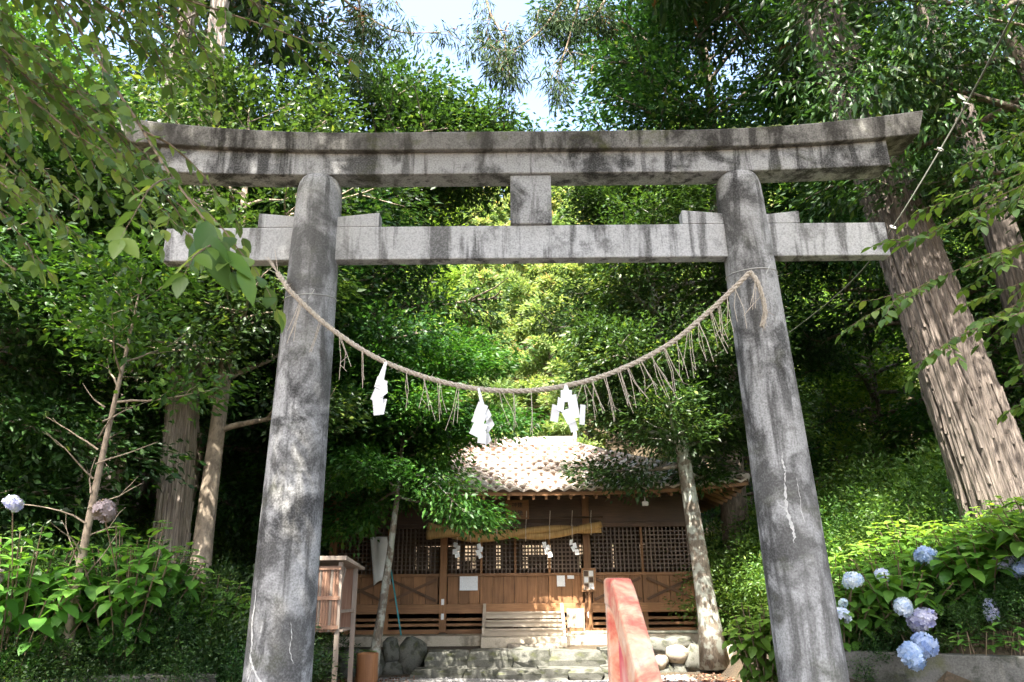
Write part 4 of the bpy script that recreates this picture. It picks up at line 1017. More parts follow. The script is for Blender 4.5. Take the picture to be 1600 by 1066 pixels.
# right: tree with flat sprays of fresh leaves
t = make_tree('spray_tree', 'tree with flat sprays of bright alternate leaves reaching towards the tie beam', 'tree', None, (6.3, 4.4, 0), 8.5, .14, (.3, .2), (.6, 1.0), 2.2, 18, 5, 5000, .12, .5, 'leaf_mid', 'bark', 111, .36, .45, (0, 35), 'umbrella')
twig_sprays(t, [
    [(5.9, 4.7, 4.3), (5.0, 5.3, 4.35), (4.2, 5.6, 4.1), (3.5, 5.7, 3.75), (3.2, 5.7, 3.72)],
    [(5.9, 4.7, 3.9), (5.0, 5.3, 3.8), (4.2, 5.6, 3.6), (3.5, 5.7, 3.35), (3.05, 5.7, 3.12), (2.75, 5.7, 2.95)],
    [(5.9, 4.8, 5.0), (5.1, 5.5, 5.0), (4.5, 5.8, 4.75), (4.1, 5.9, 4.55)],
    [(5.9, 4.8, 3.6), (5.0, 5.4, 3.45), (4.3, 5.7, 3.2), (3.8, 5.8, 2.95)],
    [(5.9, 4.7, 3.2), (5.0, 5.3, 2.95), (4.4, 5.5, 2.7), (3.9, 5.5, 2.55)],
    [(5.9, 4.9, 4.2), (5.2, 5.7, 4.1), (4.6, 6.0, 3.85), (4.1, 6.1, 3.7)],
    [(5.9, 4.9, 4.7), (5.3, 5.7, 4.6), (4.7, 6.0, 4.3), (4.2, 6.2, 4.2)],
    [(5.9, 4.7, 3.5), (4.9, 5.2, 3.3), (4.1, 5.4, 3.0), (3.5, 5.5, 2.8), (3.2, 5.5, 2.6)],
    [(5.9, 4.9, 4.5), (5.0, 5.4, 4.5), (4.4, 5.6, 4.3), (3.8, 5.7, 4.1), (3.5, 5.7, 4.0)],
    [(5.9, 4.9, 3.9), (5.1, 5.6, 3.7), (4.5, 5.9, 3.45), (3.9, 6.0, 3.25)],
    [(5.9, 4.9, 2.9), (5.1, 5.6, 2.7), (4.5, 5.9, 2.5), (4.1, 6.0, 2.3)],
    [(5.9, 4.9, 2.6), (5.2, 5.7, 2.3), (4.7, 6.0, 2.0), (4.4, 6.1, 1.9)],
], .105, .046, 'leaf_light', 112, .36, 10, .56, .009, sag=.05)

def T(*a, **k): return make_tree(*a, **k)
# right side
T('cedar_tree', 'massive cedar with fibrous peeling trunk on the bank above the hydrangeas', 'tree', None, (6.62, 10, gz(6.62, 10) - .2), 21, .48, (-2.9, .4), (.62, 1.0), 4.2, 40, 5, 16000, .30, .22, 'needle_dark', 'cedar', 201, .4, .7, (-12, 25), 'cone', .5, wig=.004, flare=1.35, strips=900)
T('cedar_tree', 'slimmer reddish cedar standing behind the massive one', 'tree', None, (9.6, 12.6, gz(9.6, 12.6)), 19, .36, (-1.2, .3), (.6, 1.0), 3.5, 34, 5, 12000, .30, .22, 'needle_dark', 'cedar', 202, .4, .7, (-12, 25), 'cone', .5, wig=.004)
T('evergreen_oak', 'leafy evergreen whose hanging foliage covers the upper cedar trunk', 'tree', None, (8.3, 8.6, gz(8.3, 8.6)), 10.8, .2, (-1.8, .2), (.42, 1.0), 3.3, 30, 6, 36000, .13, .36, 'leaf_dark', 'bark', 203, .30, .7, (-5, 40), 'round', .55, extra=[(tuple(np.array((6.0, 8.7, 7.7)) + np.array((2.0, 0.9, 1.7)) * q / max(1e-6, np.linalg.norm(q)) * u ** .4), (-0.2, -0.3, -0.7)) for q, u in zip(np.random.default_rng(901).normal(0, 1, (75, 3)), np.random.default_rng(901+1).random(75))])
T('evergreen_tree', 'tree with a pale lichen covered leaning trunk before the shrine corner', 'tree', None, (3.56, 14.3, -.25), 9.4, .19, (-.75, 0), (.34, 1.0), 2.3, 40, 6, 82000, .10, .46, 'leaf_dark', 'bark_lichen', 204, .30, .5, (0, 45), 'round', .3, wig=.01,
  extra=[(tuple(np.array((2.8, 14.0, 4.95)) + np.array((1.95, 1.1, 1.65)) * q / max(1e-6, np.linalg.norm(q)) * u ** .4), (-0.3, -0.5, -0.2)) for q, u in zip(np.random.default_rng(911).normal(0, 1, (150, 3)), np.random.default_rng(911+1).random(150))])
T('tall_evergreen', 'tall dark evergreen rising over the centre strut and lintel', 'tree', None, (5.0, 17.2, gz(5.0, 17.2)), 17.5, .34, (.3, .2), (.36, 1.0), 4.7, 46, 7, 80000, .155, .46, 'leaf_dark', 'bark', 205, .50, .6, (-5, 45), 'round', .3)
T('tall_evergreen', 'evergreen beside the shrine roof with branches over the lintel end', 'tree', None, (10.4, 16.6, gz(10.4, 16.6)), 14, .26, (-.6, .2), (.34, 1.0), 4.0, 36, 6, 46000, .14, .44, 'leaf_dark', 'bark', 206, .44, .6, (-5, 45), 'round', .3)
# left side
T('pale_cedar', 'straight cedar with pale sunlit trunk behind the cracked pillar', 'tree', None, (-4.87, 11, gz(-4.87, 11) - .1), 20, .235, (-.9, .1), (.62, 1.0), 3.6, 34, 5, 12000, .30, .22, 'needle_dark', 'cedar_pale', 211, .4, .7, (-12, 25), 'cone', .5, wig=.003, flare=1.25, strips=350)
T('pale_cedar', 'second pale cedar further up the bank with its trunk showing over the lintel tip', 'tree', None, (-7.35, 13.2, gz(-7.35, 13.2)), 21, .36, (.4, .1), (.66, 1.0), 3.4, 34, 5, 12000, .30, .22, 'needle_dark', 'cedar_pale', 212, .4, .7, (-12, 25), 'cone', .5, wig=.003)
T('slender_evergreen', 'smooth barked evergreen growing against the pale cedar trunk', 'tree', None, (-4.30, 10.6, gz(-4.3, 10.6)), 8.8, .15, (-.2, .2), (.30, 1.0), 2.5, 26, 5, 44000, .11, .46, 'leaf_dark', 'bark_smooth', 213, .32, .5, (0, 40), 'round', .3, boughs=[(-5.4, 9.7, 5.0), (-4.8, 9.5, 5.6), (-5.8, 9.8, 6.0), (-3.6, 10, 4.6), (-4.1, 9.8, 5.8), (-6.2, 9.9, 5.2), (-3.2, 10.2, 5.4), (-5.2, 9.6, 6.6), (-6.6, 9.6, 4.4)])
T('camellia_tree', 'dense glossy camellia on the bank under the foreground branch', 'tree', None, (-7.5, 8.4, gz(-7.5, 8.4)), 5.6, .14, (.3, .2), (.14, 1.0), 2.6, 38, 6, 62000, .11, .48, 'leaf_dark', 'bark', 214, .32, .6, (-8, 50), 'round', .3)
T('camellia_tree', 'dense glossy camellia between the pale trunks and the gate beam end', 'tree', None, (-6.1, 13.8, gz(-6.1, 13.8)), 9.6, .16, (.4, 0), (.22, 1.0), 3.1, 36, 6, 56000, .12, .48, 'leaf_dark', 'bark', 215, .34, .6, (-5, 50), 'round', .3)
T('broadleaf_tree', 'dark broadleaf tree behind the gate pillar over the straw rope', 'tree', None, (-3.75, 13.4, gz(-3.75, 13.4)), 9.4, .17, (.1, .3), (.36, 1.0), 2.5, 34, 6, 56000, .12, .46, 'leaf_dark', 'bark', 216, .33, .55, (-10, 45), 'round', .3)
T('tall_evergreen', 'tall evergreen left of the sky gap with a ragged leafy top', 'tree', None, (-5.2, 17.6, gz(-5.2, 17.6)), 13.6, .28, (.5, .2), (.36, 1.0), 4.3, 44, 7, 70000, .15, .46, 'leaf_dark', 'bark', 217, .42, .55, (-5, 42), 'round', .3, boughs=[(-3.4, 16.8, 14.0), (-2.5, 17.2, 14.0), (-1.9, 16.8, 13.3), (-1.3, 17.2, 13.2), (-.7, 17, 12.6), (-.2, 16.8, 12.5), (.3, 17.2, 12.0), (.7, 17, 11.9), (-1.6, 16.6, 12.4), (-.6, 16.6, 11.7), (0, 17.3, 11.2)])
T('slender_tree', 'small spreading tree with thin bent trunk rising behind the hollow log', 'tree', None, (-2.38, 13.3, gz(-2.38, 13.3)), 5.6, .085, (.5, .2), (.56, 1.0), 2.1, 30, 6, 60000, .095, .46, 'leaf_mid', 'bark_lichen', 218, .27, .45, (-8, 40), 'round', .3, wig=.02,
  extra=[(tuple(np.array((-2.05, 13.3, 3.75)) + np.array((1.7, 1.0, 1.05)) * q / max(1e-6, np.linalg.norm(q)) * u ** .4), (0.4, -0.5, -0.3)) for q, u in zip(np.random.default_rng(921).normal(0, 1, (110, 3)), np.random.default_rng(921+1).random(110))])
# young sapling with bare twigs in front
sp = T('sapling', 'thin pale sapling with bare side twigs in front of the dark foliage', 'sapling', None, (-4.2, 7.5, gz(-4.2, 7.5)), 4.6, .052, (-.05, .1), (.62, 1.0), 1.1, 12, 4, 2600, .10, .46, 'leaf_mid', 'bark_smooth', 219, .26, .5, (10, 45), 'round', .3, wig=.02)
rg = np.random.default_rng(23); mb = MB()
for k in range(13):
    z = 1.0 + 1.9 * k / 13; az = k * 2.4; p = Vector((-4.2 - .03, 7.5, gz(-4.2, 7.5) + z)); d = Vector((math.cos(az), math.sin(az) * .5, rg.uniform(.3, .9)))
    pts = wander(p, d, rg.uniform(.35, .8), 5, rg, .12); mb.tube(pts, [.011, .009, .007, .005, .004, .002], 5, False)
    if k % 2: mb.tube(wander(pts[3], d + Vector(rg.normal(0, .5, 3)), .25, 3, rg), [.005, .004, .003, .002], 4, False)
attach(mb.build('bare_twigs', M['bark_smooth'], None, True), sp)

# drooping cedar branches against the sky: low limbs of a tall cedar
ct = make_tree('drooping_cedar', 'tall cedar with dark sprays drooping across the bright sky', 'tree', None, (-8.8, 17.5, gz(-8.8, 17.5)), 24, .4, (.6, -.4), (.58, 1.0), 3.6, 34, 5, 14000, .30, .2, 'needle_dark', 'cedar', 221, .4, .8, (-15, 20), 'cone', .6, wig=.003)
rg = np.random.default_rng(31); mb = MB(); cen, axs = [], []
for mains in ([(-4.0, 12.6, 13.2), (-3.0, 12.2, 12.0), (-2.2, 12.0, 11.35), (-1.2, 11.9, 11.25)], [(-3.6, 12.4, 13.4), (-3.1, 12.2, 12.4), (-2.9, 12.1, 11.2), (-2.95, 12.0, 10.4)],
              [(1.8, 12.8, 13.8), (1.2, 12.4, 12.6), (.7, 12.2, 11.6), (.1, 12.0, 10.9), (-.3, 12.0, 10.9)], [(1.6, 12.6, 13.5), (1.4, 12.4, 12.2), (1.1, 12.2, 11.0), (.9, 12.1, 10.4)],
              [(-.6, 12.6, 13.4), (-.4, 12.3, 12.1), (-.1, 12.1, 11.2), (-.05, 12.0, 10.2)], [(2.2, 12.8, 13.4), (1.9, 12.5, 12.3), (1.4, 12.4, 11.9), (.6, 12.3, 12.2)]):
    path = catmull(mains, 8); mb.tube(path, [.035 * (1.1 - i / len(path)) for i in range(len(path))], 5, False)
    for i in range(6, len(path)):
        if rg.random() < .75:
            d = (path[i] - path[i-1]).normalized(); sb_ = wander(path[i], d * .6 + Vector(rg.normal(0, .6, 3)) + Vector((0, 0, -.5)), rg.uniform(.3, .8), 4, rg, .15, -.15)
            mb.tube(sb_, [.010, .008, .006, .004, .002], 4, False)
            for q in (2, 3, 4): cen.append(sb_[q]); axs.append(Vector((rg.normal(0, .3), rg.normal(0, .3), -.8)))
ob = mb.build('drooping_branch', M['twig'], None, True); attach(ob, ct)
me = clump_leaves('spray', cen, axs, 9000, .13, .9, .15, .16, M['needle_dark'], rg, .3, .6)
o = bpy.data.objects.new('spray', me); col.objects.link(o); o.parent = ob

# --- hillside trees
HG = 'trees on the hillside behind the shrine'
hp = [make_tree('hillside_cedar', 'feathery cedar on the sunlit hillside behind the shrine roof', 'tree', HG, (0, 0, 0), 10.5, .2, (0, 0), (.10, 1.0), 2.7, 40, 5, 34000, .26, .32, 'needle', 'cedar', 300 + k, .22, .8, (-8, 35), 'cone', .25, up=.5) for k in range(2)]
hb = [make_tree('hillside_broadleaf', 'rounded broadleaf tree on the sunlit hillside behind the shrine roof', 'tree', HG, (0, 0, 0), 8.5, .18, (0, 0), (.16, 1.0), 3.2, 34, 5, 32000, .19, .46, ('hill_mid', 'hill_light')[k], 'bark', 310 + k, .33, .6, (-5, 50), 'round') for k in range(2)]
rg = np.random.default_rng(41); first = {id(x): True for x in hp + hb}
def plant(proto, x, y, rz, s):
    if first[id(proto)]:
        first[id(proto)] = False; proto.location = (x, y, gz(x, y) - .15); proto.rotation_euler = (0, 0, rz); proto.scale = (s,) * 3
    else: copy_tree(proto, (x, y, gz(x, y) - .15), rz, s)
rows = [(26.0, 3.6, .55), (29.0, 4.0, .75), (33, 4.4, .9), (38, 4.8, 1.0), (44, 5.5, 1.1), (51, 6.5, 1.2), (58, 5.6, 1.35), (66, 6, 1.6), (74, 7, 1.8)]
for ri, (y, gap, s) in enumerate(rows):
    half = min(.78 * y + 3, 40); x = -half + rg.uniform(0, gap)
    while x < half:
        yy = y + rg.uniform(-1.3, 1.3); centre = abs(x - 2.5) < 6.5
        pr = rg.random()
        if abs(x - 1) < 5.5 and y < 30: x += gap; continue
        proto = (hp[int(rg.integers(2))] if pr < (.85 if (centre and y > 30) else .25) else hb[1 if rg.random() < (.6 if y < 31 else .35) else 0])
        plant(proto, x + rg.uniform(-.9, .9), yy, rg.uniform(0, 6.28), s * rg.uniform(.8, 1.2)); x += gap
# --- grove either side, filling the depth of the wood
GG = 'evergreens filling the grove beside the shrine'
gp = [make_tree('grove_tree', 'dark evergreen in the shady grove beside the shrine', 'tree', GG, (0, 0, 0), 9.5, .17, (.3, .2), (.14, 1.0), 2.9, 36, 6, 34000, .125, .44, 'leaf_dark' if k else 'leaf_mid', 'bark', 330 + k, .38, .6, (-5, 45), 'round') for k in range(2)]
for p_ in gp: first[id(p_)] = True
for (x, y, s) in [(-10.5, 9.5, .9), (-9.2, 12, 1.0), (-11.5, 14.5, 1.15), (-8.2, 16.5, 1.05), (-6.6, 20.5, 1.0), (-10.5, 19.5, 1.25), (-13.5, 18, 1.3), (-8.5, 23.5, 1.2), (-14.5, 23.5, 1.4), (-17, 20, 1.4),
                  (11.2, 10.8, .85), (12.5, 14, 1.0), (6.6, 20.6, .8), (12.8, 18.6, 1.2), (15.5, 16, 1.25), (7.6, 24, .8), (11.5, 23.5, 1.2), (16.5, 22, 1.4), (14.0, 12.0, 1.0), (18.5, 19, 1.5)]:
    plant(gp[int(rg.integers(2))], x, y, rg.uniform(0, 6.28), s * rg.uniform(.92, 1.08))
# the canopy over the approach, behind and beside the camera, that keeps the gate in shade
CG = 'tall trees along the approach that shade the gate'
cp = make_tree('canopy_tree', 'tall tree beside the approach whose high crown shades the gate', 'tree', CG, (.2, -2.6, 0), 13.5, .26, (-.4, .8), (.52, 1.0), 4.6, 34, 6, 48000, .18, .52, 'leaf_mid', 'bark', 341, .48, .5, (0, 40), 'umbrella')
for k, (x, y, s, rz) in enumerate([(1.6, -6.0, 1.1, 1.0)]):
    copy_tree(cp, (x, y, gz(x, y) - .1), rz, s)

# --- bushes
BG = 'undergrowth bushes on the banks'
def make_bush(name, label, group, H, rad, n_, L, wr, leaf, seed, spread=.16, flat=.8, up=.8):
    rg = np.random.default_rng(seed); t = thing(name, label, 'bush', (0, 0, 0), group); mb = MB(); cen, axs = [], []
    for i in range(22):
        az = i * 2.4; e = R(rg.uniform(18, 85)); d = Vector((math.cos(az) * math.cos(e) * rad / H * 1.2, math.sin(az) * math.cos(e) * rad / H * 1.2, math.sin(e)))
        pts = wander((rg.normal(0, .06), rg.normal(0, .06), -.05), d, H * rg.uniform(.7, 1.0), 6, rg, .14)
        mb.tube(pts, [.014, .012, .010, .008, .006, .004, .002], 5, False)
        for k in range(2, 7):
            cen.append(pts[k]); axs.append(d.normalized())
            for _ in range(2):
                q = wander(pts[k], d + Vector(rg.normal(0, .8, 3)), H * .22, 2, rg); cen.append(q[-1]); axs.append((q[-1] - q[0]).normalized())
    o = mb.build('stems', M['twig'], None, True); o.parent = t
    me = clump_leaves('foliage', cen, axs, n_, spread, flat, L, wr, M[leaf], rg, up, .2); o = bpy.data.objects.new('foliage', me); col.objects.link(o); o.parent = t
    return t
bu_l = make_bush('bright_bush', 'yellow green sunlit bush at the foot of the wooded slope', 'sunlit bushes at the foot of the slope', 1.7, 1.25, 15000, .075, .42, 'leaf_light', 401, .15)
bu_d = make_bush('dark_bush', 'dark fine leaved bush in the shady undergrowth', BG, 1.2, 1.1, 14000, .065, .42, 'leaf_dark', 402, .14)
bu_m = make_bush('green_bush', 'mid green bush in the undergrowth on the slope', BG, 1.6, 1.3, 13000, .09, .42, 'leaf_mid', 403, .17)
for q in (bu_l, bu_d, bu_m): first[id(q)] = True
for (x, y, s) in [(4.75, 15.3, 1.0), (5.6, 12.9, .95), (6.2, 11.6, .8), (7.4, 12.6, 1.0), (4.6, 12.4, .62), (5.4, 16.6, 1.1), (7.2, 15.8, 1.3), (8.8, 17.2, 1.5), (7.8, 13.6, 1.1), (9.2, 14.4, 1.2), (6.6, 17.6, 1.3)]: plant(bu_l, x, y, rg.uniform(0, 6), s)
for (x, y, s) in [(-3.3, 8.3, .62), (-2.95, 8.9, .7), (-3.6, 9.2, .85), (-3.1, 9.9, .8), (-4.4, 8.6, .8), (-5.4, 8.0, .8), (-4.9, 9.6, .9), (-3.7, 11.3, 1.0), (-4.4, 12.6, 1.1), (-3.9, 14.6, .8), (-6.2, 10.6, 1.1), (-7.2, 9.4, 1.1), (-5.6, 14.6, 1.2), (4.5, 9.4, .7), (5.8, 9.2, .8), (-2.75, 8.1, .5), (-3.2, 7.85, .5), (-3.7, 7.65, .55), (-4.2, 7.5, .55), (-4.8, 7.3, .6), (-3.5, 8.0, .6), (-5.5, 7.2, .7), (4.1, 8.15, .42), (4.6, 8.0, .42), (5.2, 7.75, .42), (3.6, 8.3, .4), (-5.0, 16.6, 1.0), (4.4, 16.0, .7), (7.3, 9.6, .8)]: plant(bu_d, x, y, rg.uniform(0, 6), s)
for (x, y, s) in [(7.0, 14.6, 1.1), (8.4, 13.6, 1.2), (9.8, 15.4, 1.3), (6.4, 16.6, 1.2), (8.0, 11.2, .9), (9.6, 10.4, 1.0), (10.8, 12.6, 1.3), (6.4, 18.6, 1.3), (8.2, 16.8, 1.3), (10.6, 17.5, 1.5), (11.0, 14.2, 1.2), (-7.6, 11.4, 1.3), (-8.6, 14.0, 1.4), (-6.6, 16.4, 1.4), (-6.0, 18.6, 1.3), (5.6, 21.5, 1.2), (-5.4, 22.5, 1.3), (-4.7, 24.5, 1.2), (5.4, 24.2, 1.2), (-2.0, 25.4, 1.1), (.4, 25.6, 1.1), (2.6, 25.4, 1.2), (-9.6, 10.4, 1.2), (13.0, 16, 1.6)]: plant(bu_m, x, y, rg.uniform(0, 6), s)

# --- hydrangeas
def floret_mesh(mat, seed, n_=95, r_=.105, ell=(1, 1, .82)):
    rg = np.random.default_rng(seed); C, D, Nn = [], [], []; var = []
    for k in range(n_):
        z = 1 - 1.62 * (k + .5) / n_; a = k * 2.39996; rr = math.sqrt(max(0, 1 - z * z))
        nrm = np.array([rr * math.cos(a) * ell[0], rr * math.sin(a) * ell[1], z * ell[2]]); p = nrm * r_ * rg.uniform(.9, 1.07)
        nn = nrm / np.linalg.norm(nrm) + rg.normal(0, .22, 3); t1 = np.cross(nn, rg.normal(0, 1, 3)); t1 /= np.linalg.norm(t1); t2 = np.cross(nn, t1); t2 /= np.linalg.norm(t2); vv = rg.random()
        for d in (t1, t2, -t1, -t2): C.append(p); D.append(d); Nn.append(nn); var.append(np.clip(vv + rg.normal(0, .15), 0, 1))
    me = leaf_mesh('flower_head', np.array(C), np.array(D), np.array(Nn), np.full(len(C), .030), .95, mat, ([0, .55, 1], [0, .5, 0]), -.1, -.1, np.array(var), rg)
    return me
fl = {k: floret_mesh(M['petal_' + k], 500 + i) for i, k in enumerate(('blue', 'pale', 'violet', 'faded'))}
def hydrangea(base, label, H, rad, n_, seed, flowers=(), L=.155):
    rg = np.random.default_rng(seed); b0 = Vector(base); t = thing('hydrangea', label, 'hydrangea', base, 'hydrangea bushes'); del t['group']
    mb = MB(); C, D, Nn, LL, var = [], [], [], [], []
    for i in range(n_):
        az = i * 2.4 + rg.normal(0, .2); q = math.sqrt((i + .5) / n_); hh = H * (1.0 - .42 * q * q) * rg.uniform(.82, 1.05)
        tip = Vector((math.cos(az) * q * rad, math.sin(az) * q * rad, hh)); foot = Vector((tip.x * .3, tip.y * .3, -.1)); mid = foot.lerp(tip, .55) + Vector((0, 0, .06))
        path = catmull([foot, mid, tip], 6); mb.tube(path, [.007] * len(path), 5, False)
        ph = rg.uniform(0, 3)
        for lv in range(7):
            p = path[-1 - min(int(lv * 1.6), 10)]
            for s in (0, math.pi):
                a = ph + lv * 1.57 + s + rg.normal(0, .2); el_ = .45 - .28 * min(lv, 3) + rg.normal(0, .2)
                C.append(tuple(p)); D.append((math.cos(a), math.sin(a), el_ - .15)); Nn.append((-.35 * math.cos(a), -.35 * math.sin(a) - .15, 1)); LL.append(L * (.62, .95, 1.1, 1.05, 1.0, .95, .9)[lv] * rg.uniform(.8, 1.15)); var.append(np.clip((.8, .6, .45, .3, .25, .2, .2)[lv] + rg.normal(0, .15), 0, 1))
    o = mb.build('stems', M['twig'], None, True); o.parent = t
    me = leaf_mesh('foliage', np.array(C), np.array(D), np.array(Nn), np.array(LL), .68, M['hydrangea_leaf'], FINE, .09, .25, np.array(var), rg)
    o = bpy.data.objects.new('foliage', me); col.objects.link(o); o.parent = t
    for (x, y, z, kind, s) in flowers:
        o = bpy.data.objects.new('flower_head', fl[kind]); col.objects.link(o); o.parent = t; o.location = Vector((x, y, z)) - b0; o.scale = tuple(q * .80 * rg.uniform(.88, 1.12) for q in ((s,) * 3 if not hasattr(s, '__len__') else s)); o.rotation_euler = (rg.normal(.35, .2), rg.normal(0, .3), rg.uniform(0, 6))
        p = Vector((x, y, z - .03)) - b0
        st_ = MB().tube([p, p.lerp(Vector((0, 0, .1)), .5) + Vector((0, .05, .03)), Vector((0, 0, 0))], .006, 5).build('flower_stalk', M['twig'], None); st_.parent = t
    return t
hydrangea((3.45, 8.45, gz(3.45, 8.45)), 'hydrangea with round near white heads beside the gate pillar', .85, .62, 34, 601, [(3.46, 7.95, .975, 'pale', 1.25), (3.28, 7.95, .64, 'pale', 1.1), (3.35, 8.0, .76, 'pale', .55)])
hydrangea((4.05, 8.35, gz(4.05, 8.35)), 'hydrangea with paired blue heads drooping over the mossy kerb', .80, .72, 40, 602, [(3.74, 7.55, .30, 'blue', (1.5, 1.4, 1.5)), (3.90, 7.6, .39, 'blue', 1.4), (3.88, 7.85, .72, 'pale', (.95, 1, 1.4)), (4.02, 7.8, .60, 'violet', (1.65, 1.2, 1.3)), (3.84, 8.1, 1.03, 'pale', .85)])
hydrangea((4.35, 8.95, gz(4.35, 8.95)), 'hydrangea topped by a single vivid blue head', .80, .7, 36, 603, [(4.33, 8.1, 1.21, 'blue', (1.55, 1.3, 1.35))])
hydrangea((4.95, 8.25, gz(4.95, 8.25)), 'hydrangea with a narrow violet blue head among broad leaves', .82, .75, 42, 604, [(4.72, 7.8, .67, 'violet', (.9, .9, 1.7)), (4.98, 7.85, 1.14, 'violet', (1.5, 1.1, .9))], .19)
hydrangea((5.45, 7.75, gz(5.45, 7.75)), 'hydrangea with pale blue heads half hidden at the kerb end', .95, .8, 42, 605, [(5.05, 7.7, 1.06, 'blue', (1.2, 1.1, 1.1)), (5.12, 7.65, 1.12, 'pale', 1.0)], .20)
hydrangea((4.75, 9.2, gz(4.75, 9.2)), 'hydrangea without flowers behind the narrow violet one', .9, .8, 40, 606)
hydrangea((5.7, 8.8, gz(5.7, 8.8)), 'flowerless hydrangea below the massive cedar trunk', .95, .8, 40, 607)
hydrangea((5.2, 10.0, gz(5.2, 10.0)), 'flowerless hydrangea on the slope between the bright bushes and the kerb', 1.0, .85, 44, 614, (), .18)
hydrangea((4.2, 10.3, gz(4.2, 10.3)), 'flowerless hydrangea on the slope beside the bright bush by the block', .95, .8, 42, 615, (), .17)
hydrangea((6.0, 9.6, gz(6.0, 9.6)), 'flowerless hydrangea hugging the base of the massive cedar', .9, .7, 40, 616, (), .18)
hydrangea((3.75, 9.3, gz(3.75, 9.3)), 'flowerless hydrangea behind the near white flower heads', .8, .65, 36, 608)
hydrangea((2.95, 9.6, gz(2.95, 9.6)), 'small bright leaved hydrangea at the foot of the gate pillar by the boulder wall', .98, .42, 26, 609)
hydrangea((-4.75, 7.5, gz(-4.75, 7.5)), 'shaded hydrangea with a deep violet head on the dark bank', 1.5, .85, 46, 611, [(-4.62, 6.95, 1.72, 'violet', 1.0), (-4.68, 6.95, 1.08, 'faded', 1.0)], .18)
hydrangea((-3.85, 7.9, gz(-3.85, 7.9)), 'shaded hydrangea with a faded brownish head on the dark bank', 1.3, .75, 42, 612, [(-3.85, 7.1, 1.66, 'faded', 1.25)], .18)
hydrangea((-3.35, 8.6, gz(-3.35, 8.6)), 'low flowerless hydrangea before the pale trunk', .8, .6, 32, 613, (), .17)
# lance-leaved clump on the kerb
rg = np.random.default_rng(71); C, D, Nn, LL = [], [], [], []
for k in range(90):
    a = rg.uniform(0, 6.28); C.append((4.75 + rg.normal(0, .32), 7.75 + rg.normal(0, .12), .36 + abs(rg.normal(0, .12)))); D.append((math.cos(a), math.sin(a) - .4, rg.uniform(-.1, .6))); Nn.append((0, -.2, 1)); LL.append(rg.uniform(.12, .22))
t = thing('bamboo_grass', 'clump of narrow lance leaves spilling over the mossy kerb', 'grass clump', (4.75, 7.75, .3)); me = leaf_mesh('foliage', np.array(C), np.array(D), np.array(Nn), np.array(LL), .28, M['hydrangea_leaf'], FINE, .08, .3, None, rg)
o = bpy.data.objects.new('foliage', me); col.objects.link(o); attach(o, t)
mb = MB()
for k in range(18): x = 4.75 + rg.normal(0, .3); y = 7.8 + rg.normal(0, .08); mb.tube([(x, y, .2), (x + rg.normal(0, .05), y - .04, .5)], .004, 4)
attach(mb.build('stems', M['twig'], None), t)
# fern by the hollow log
C, D, Nn, LL = [], [], [], []
for k in range(14):
    a = k * 2.4; path = catmull([(-2.62, 13.0, -.45), (-2.62 + .18 * math.cos(a), 13.0 + .18 * math.sin(a), -.12), (-2.62 + .36 * math.cos(a), 13.0 + .36 * math.sin(a), -.06)], 7)
    for i in range(3, len(path) - 1):
        d = (path[i+1] - path[i]).normalized(); s_ = d.cross(Vector((0, 0, 1))).normalized()
        for sg in (-1, 1): C.append(tuple(path[i])); D.append(tuple(s_ * sg + d * .5)); Nn.append((0, 0, 1)); LL.append(.13 * (1 - .5 * i / len(path)))
me = leaf_mesh('fern', np.array(C), np.array(D), np.array(Nn), np.array(LL), .28, M['leaf_light'], LITE, .05, .2, None, rg); tag(me and bpy.data.objects.new('fern', me), 'bright green fern between the cabinet legs and the hollow log', 'fern')
col.objects.link(bpy.data.objects['fern'])

# --- ground cover, fallen leaves, gravel
rg = np.random.default_rng(81)
def scatter(n_, xr, yr, cond, L, wr, mat, name, parent=None, up=1.0, lift_=.02, tilt=.35, rise=.25, shape=LITE):
    X = rg.uniform(*xr, n_); Y = rg.uniform(*yr, n_); k = cond(X, Y); X, Y = X[k], Y[k]; Z = ground_z(X, Y) + rg.uniform(0, lift_, len(X))
    a = rg.uniform(0, 6.28, len(X)); D = np.stack([np.cos(a), np.sin(a), rg.normal(rise, .25, len(X))], 1); Nn = np.array([0, 0, up]) + rg.normal(0, tilt, (len(X), 3))
    me = leaf_mesh(name, np.stack([X, Y, Z], 1), D, Nn, L * rg.uniform(.6, 1.3, len(X)), wr, M[mat], shape, .1, .2, None, rg)
    o = bpy.data.objects.new(name, me); col.objects.link(o); return tag(o, kind='stuff')
banks = lambda X, Y: (X > 3.6 + .1 * np.maximum(0, Y - 8)) | (X < -2.95 - .2 * np.maximum(0, Y - 8))
tag(scatter(30000, (-11, 12), (8.0, 24), lambda X, Y: banks(X, Y) & ~((np.abs(X) < 5.2) & (Y > 14.7)), .085, .45, 'leaf_dark', 'ground_cover', lift_=.28), 'low leafy ground cover on the shady banks', 'ground cover')
tag(scatter(9000, (-3.4, 3.6), (8, 14.0), lambda X, Y: (np.abs(X - .3) > 1.5 + .5 * np.sin(Y * 2)) , .065, .5, 'litter', 'fallen_leaves', lift_=.035, rise=.0), 'brown fallen leaves along the edges of the gravel', 'fallen leaves')
tag(scatter(9000, (-4.2, -2.0), (9.5, 13.0), lambda X, Y: X > -9, .07, .5, 'litter', 'fallen_leaves', lift_=.06, rise=.1), 'brown fallen leaves heaped round the cabinet', 'fallen leaves')
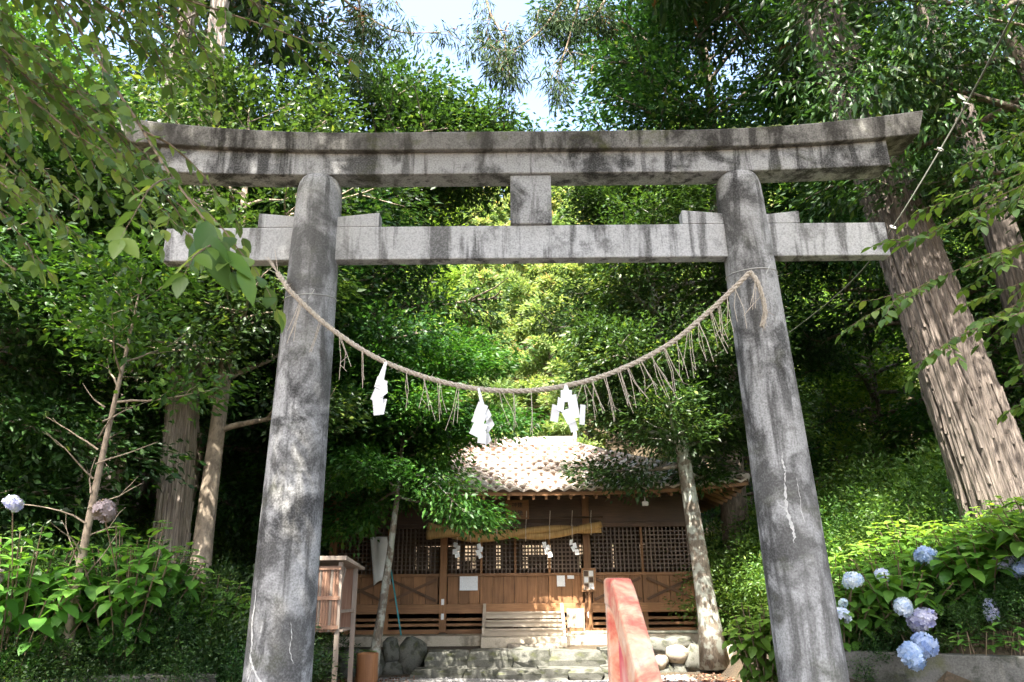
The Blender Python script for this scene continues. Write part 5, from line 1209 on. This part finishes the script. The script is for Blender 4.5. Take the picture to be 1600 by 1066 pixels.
# pebbles
n_ = 9000; X = rg.uniform(-2.3, 2.95, n_); Y = rg.uniform(5, 14, n_); Z = ground_z(X, Y) + .012; mbv = []; 
base = np.array([(1, 0, 0), (0, 1, 0), (-1, 0, 0), (0, -1, 0), (0, 0, .75), (.0, .0, -.5)]); S = rg.uniform(.010, .024, n_)[:, None, None] * rg.uniform(.7, 1.3, (n_, 6, 1))
ang = rg.uniform(0, 6.28, n_); ca, sa = np.cos(ang), np.sin(ang)
bb = np.stack([base[None, :, 0] * ca[:, None] - base[None, :, 1] * sa[:, None], base[None, :, 0] * sa[:, None] + base[None, :, 1] * ca[:, None], np.repeat(base[None, :, 2], n_, 0)], -1) * S
vs_ = (bb + np.stack([X, Y, Z], 1)[:, None]).reshape(-1, 3); T_ = (np.arange(n_)[:, None, None] * 6 + np.array([(0,1,4),(1,2,4),(2,3,4),(3,0,4)])[None]).reshape(-1, 3)
me = bpy.data.meshes.new('pebbles'); me.from_pydata(vs_.tolist(), [], T_.tolist()); me.materials.append(M['gravel']); o = bpy.data.objects.new('pebbles', me); col.objects.link(o); tag(o, 'grey gravel pebbles on the path before the shrine', 'gravel', kind='stuff')
# reddish fallen needles on the upper roof
n_ = 7500; s_ = rg.beta(2.4, 1.2, n_) * .52 + .46; u_ = rg.uniform(-.98, .98, n_); P_ = np.array([tuple(roof_pt(a, b_)) for a, b_ in zip(u_, s_)]); P_[:, 2] += .055 + rg.uniform(0, .03, n_); P_[:, 1] -= .02
a = rg.uniform(0, 6.28, n_); me = leaf_mesh('fallen_needles', P_, np.stack([np.cos(a), np.sin(a), np.sin(a) * .42], 1), np.array([0, -.4, 1]) + rg.normal(0, .3, (n_, 3)), rg.uniform(.05, .10, n_), .4, M['litter'], LITE, .1, .1, rg.uniform(.6, 1, n_), rg)
o = bpy.data.objects.new('fallen_needles', me); col.objects.link(o); attach(o, roof); tag(o, kind='stuff')

# ------------------------------------------------------------------ labels of the planted repeats say which one by its neighbour
LM = [((6.6, 10), 'the massive cedar'), ((9.6, 12.6), 'the slimmer reddish cedar'), ((-4.87, 11), 'the straight pale cedar'), ((-7.35, 13.2), 'the second pale cedar'), ((-4.2, 7.5), 'the bare twigged sapling'),
      ((-2.75, 11.2), 'the wooden cabinet'), ((4.6, 14.5), 'the square concrete block'), ((3.56, 14.3), 'the lichen covered leaning trunk'), ((-2.4, 13.3), 'the hollow log'), ((4.5, 7.7), 'the mossy kerb with blue flowers'),
      ((-3.6, 7.45), 'the kerb by the cracked pillar'), ((5.0, 17.2), 'the shrine side wall under the tall evergreen'), ((-8.8, 17.5), 'the tall drooping cedar'), ((0, 24), 'the back of the shrine'), ((-5.2, 17.6), 'the shrine corner under the ragged evergreen'),
      ((10.4, 16.6), 'the evergreen beside the shrine roof'), ((8.3, 8.6), 'the evergreen covering the cedar trunk'), ((-6.3, 8.6), 'the camellia under the foreground branch')]
for o in list(col.objects):
    if o.parent or 'group' not in o or 'label' not in o: continue
    x, y = o.location.x, o.location.y; nm = o.name.split('.')[0]
    if nm in ('dark_bush', 'green_bush', 'bright_bush', 'grove_tree'):
        l_ = min(LM, key=lambda q: (q[0][0] - x) ** 2 + (q[0][1] - y) ** 2)[1]
        o['label'] = {'dark_bush': 'dark fine leaved bush near ', 'green_bush': 'mid green undergrowth bush near ', 'bright_bush': 'yellow green sunlit bush near ', 'grove_tree': 'dark grove evergreen standing near '}[nm] + l_
        o['group'] = nm.replace('_', ' ') + ' near ' + l_
    elif nm.startswith('hillside'):
        l_ = 'at the foot of the hillside' if y < 31 else 'low on the hillside' if y < 40 else 'halfway up the hillside' if y < 55 else 'high on the hillside'
        o['label'] = ('feathery cedar ' if 'cedar' in nm else 'rounded broadleaf tree ') + l_ + ' behind the shrine'; o['group'] = nm.replace('_', ' ') + ' trees ' + l_
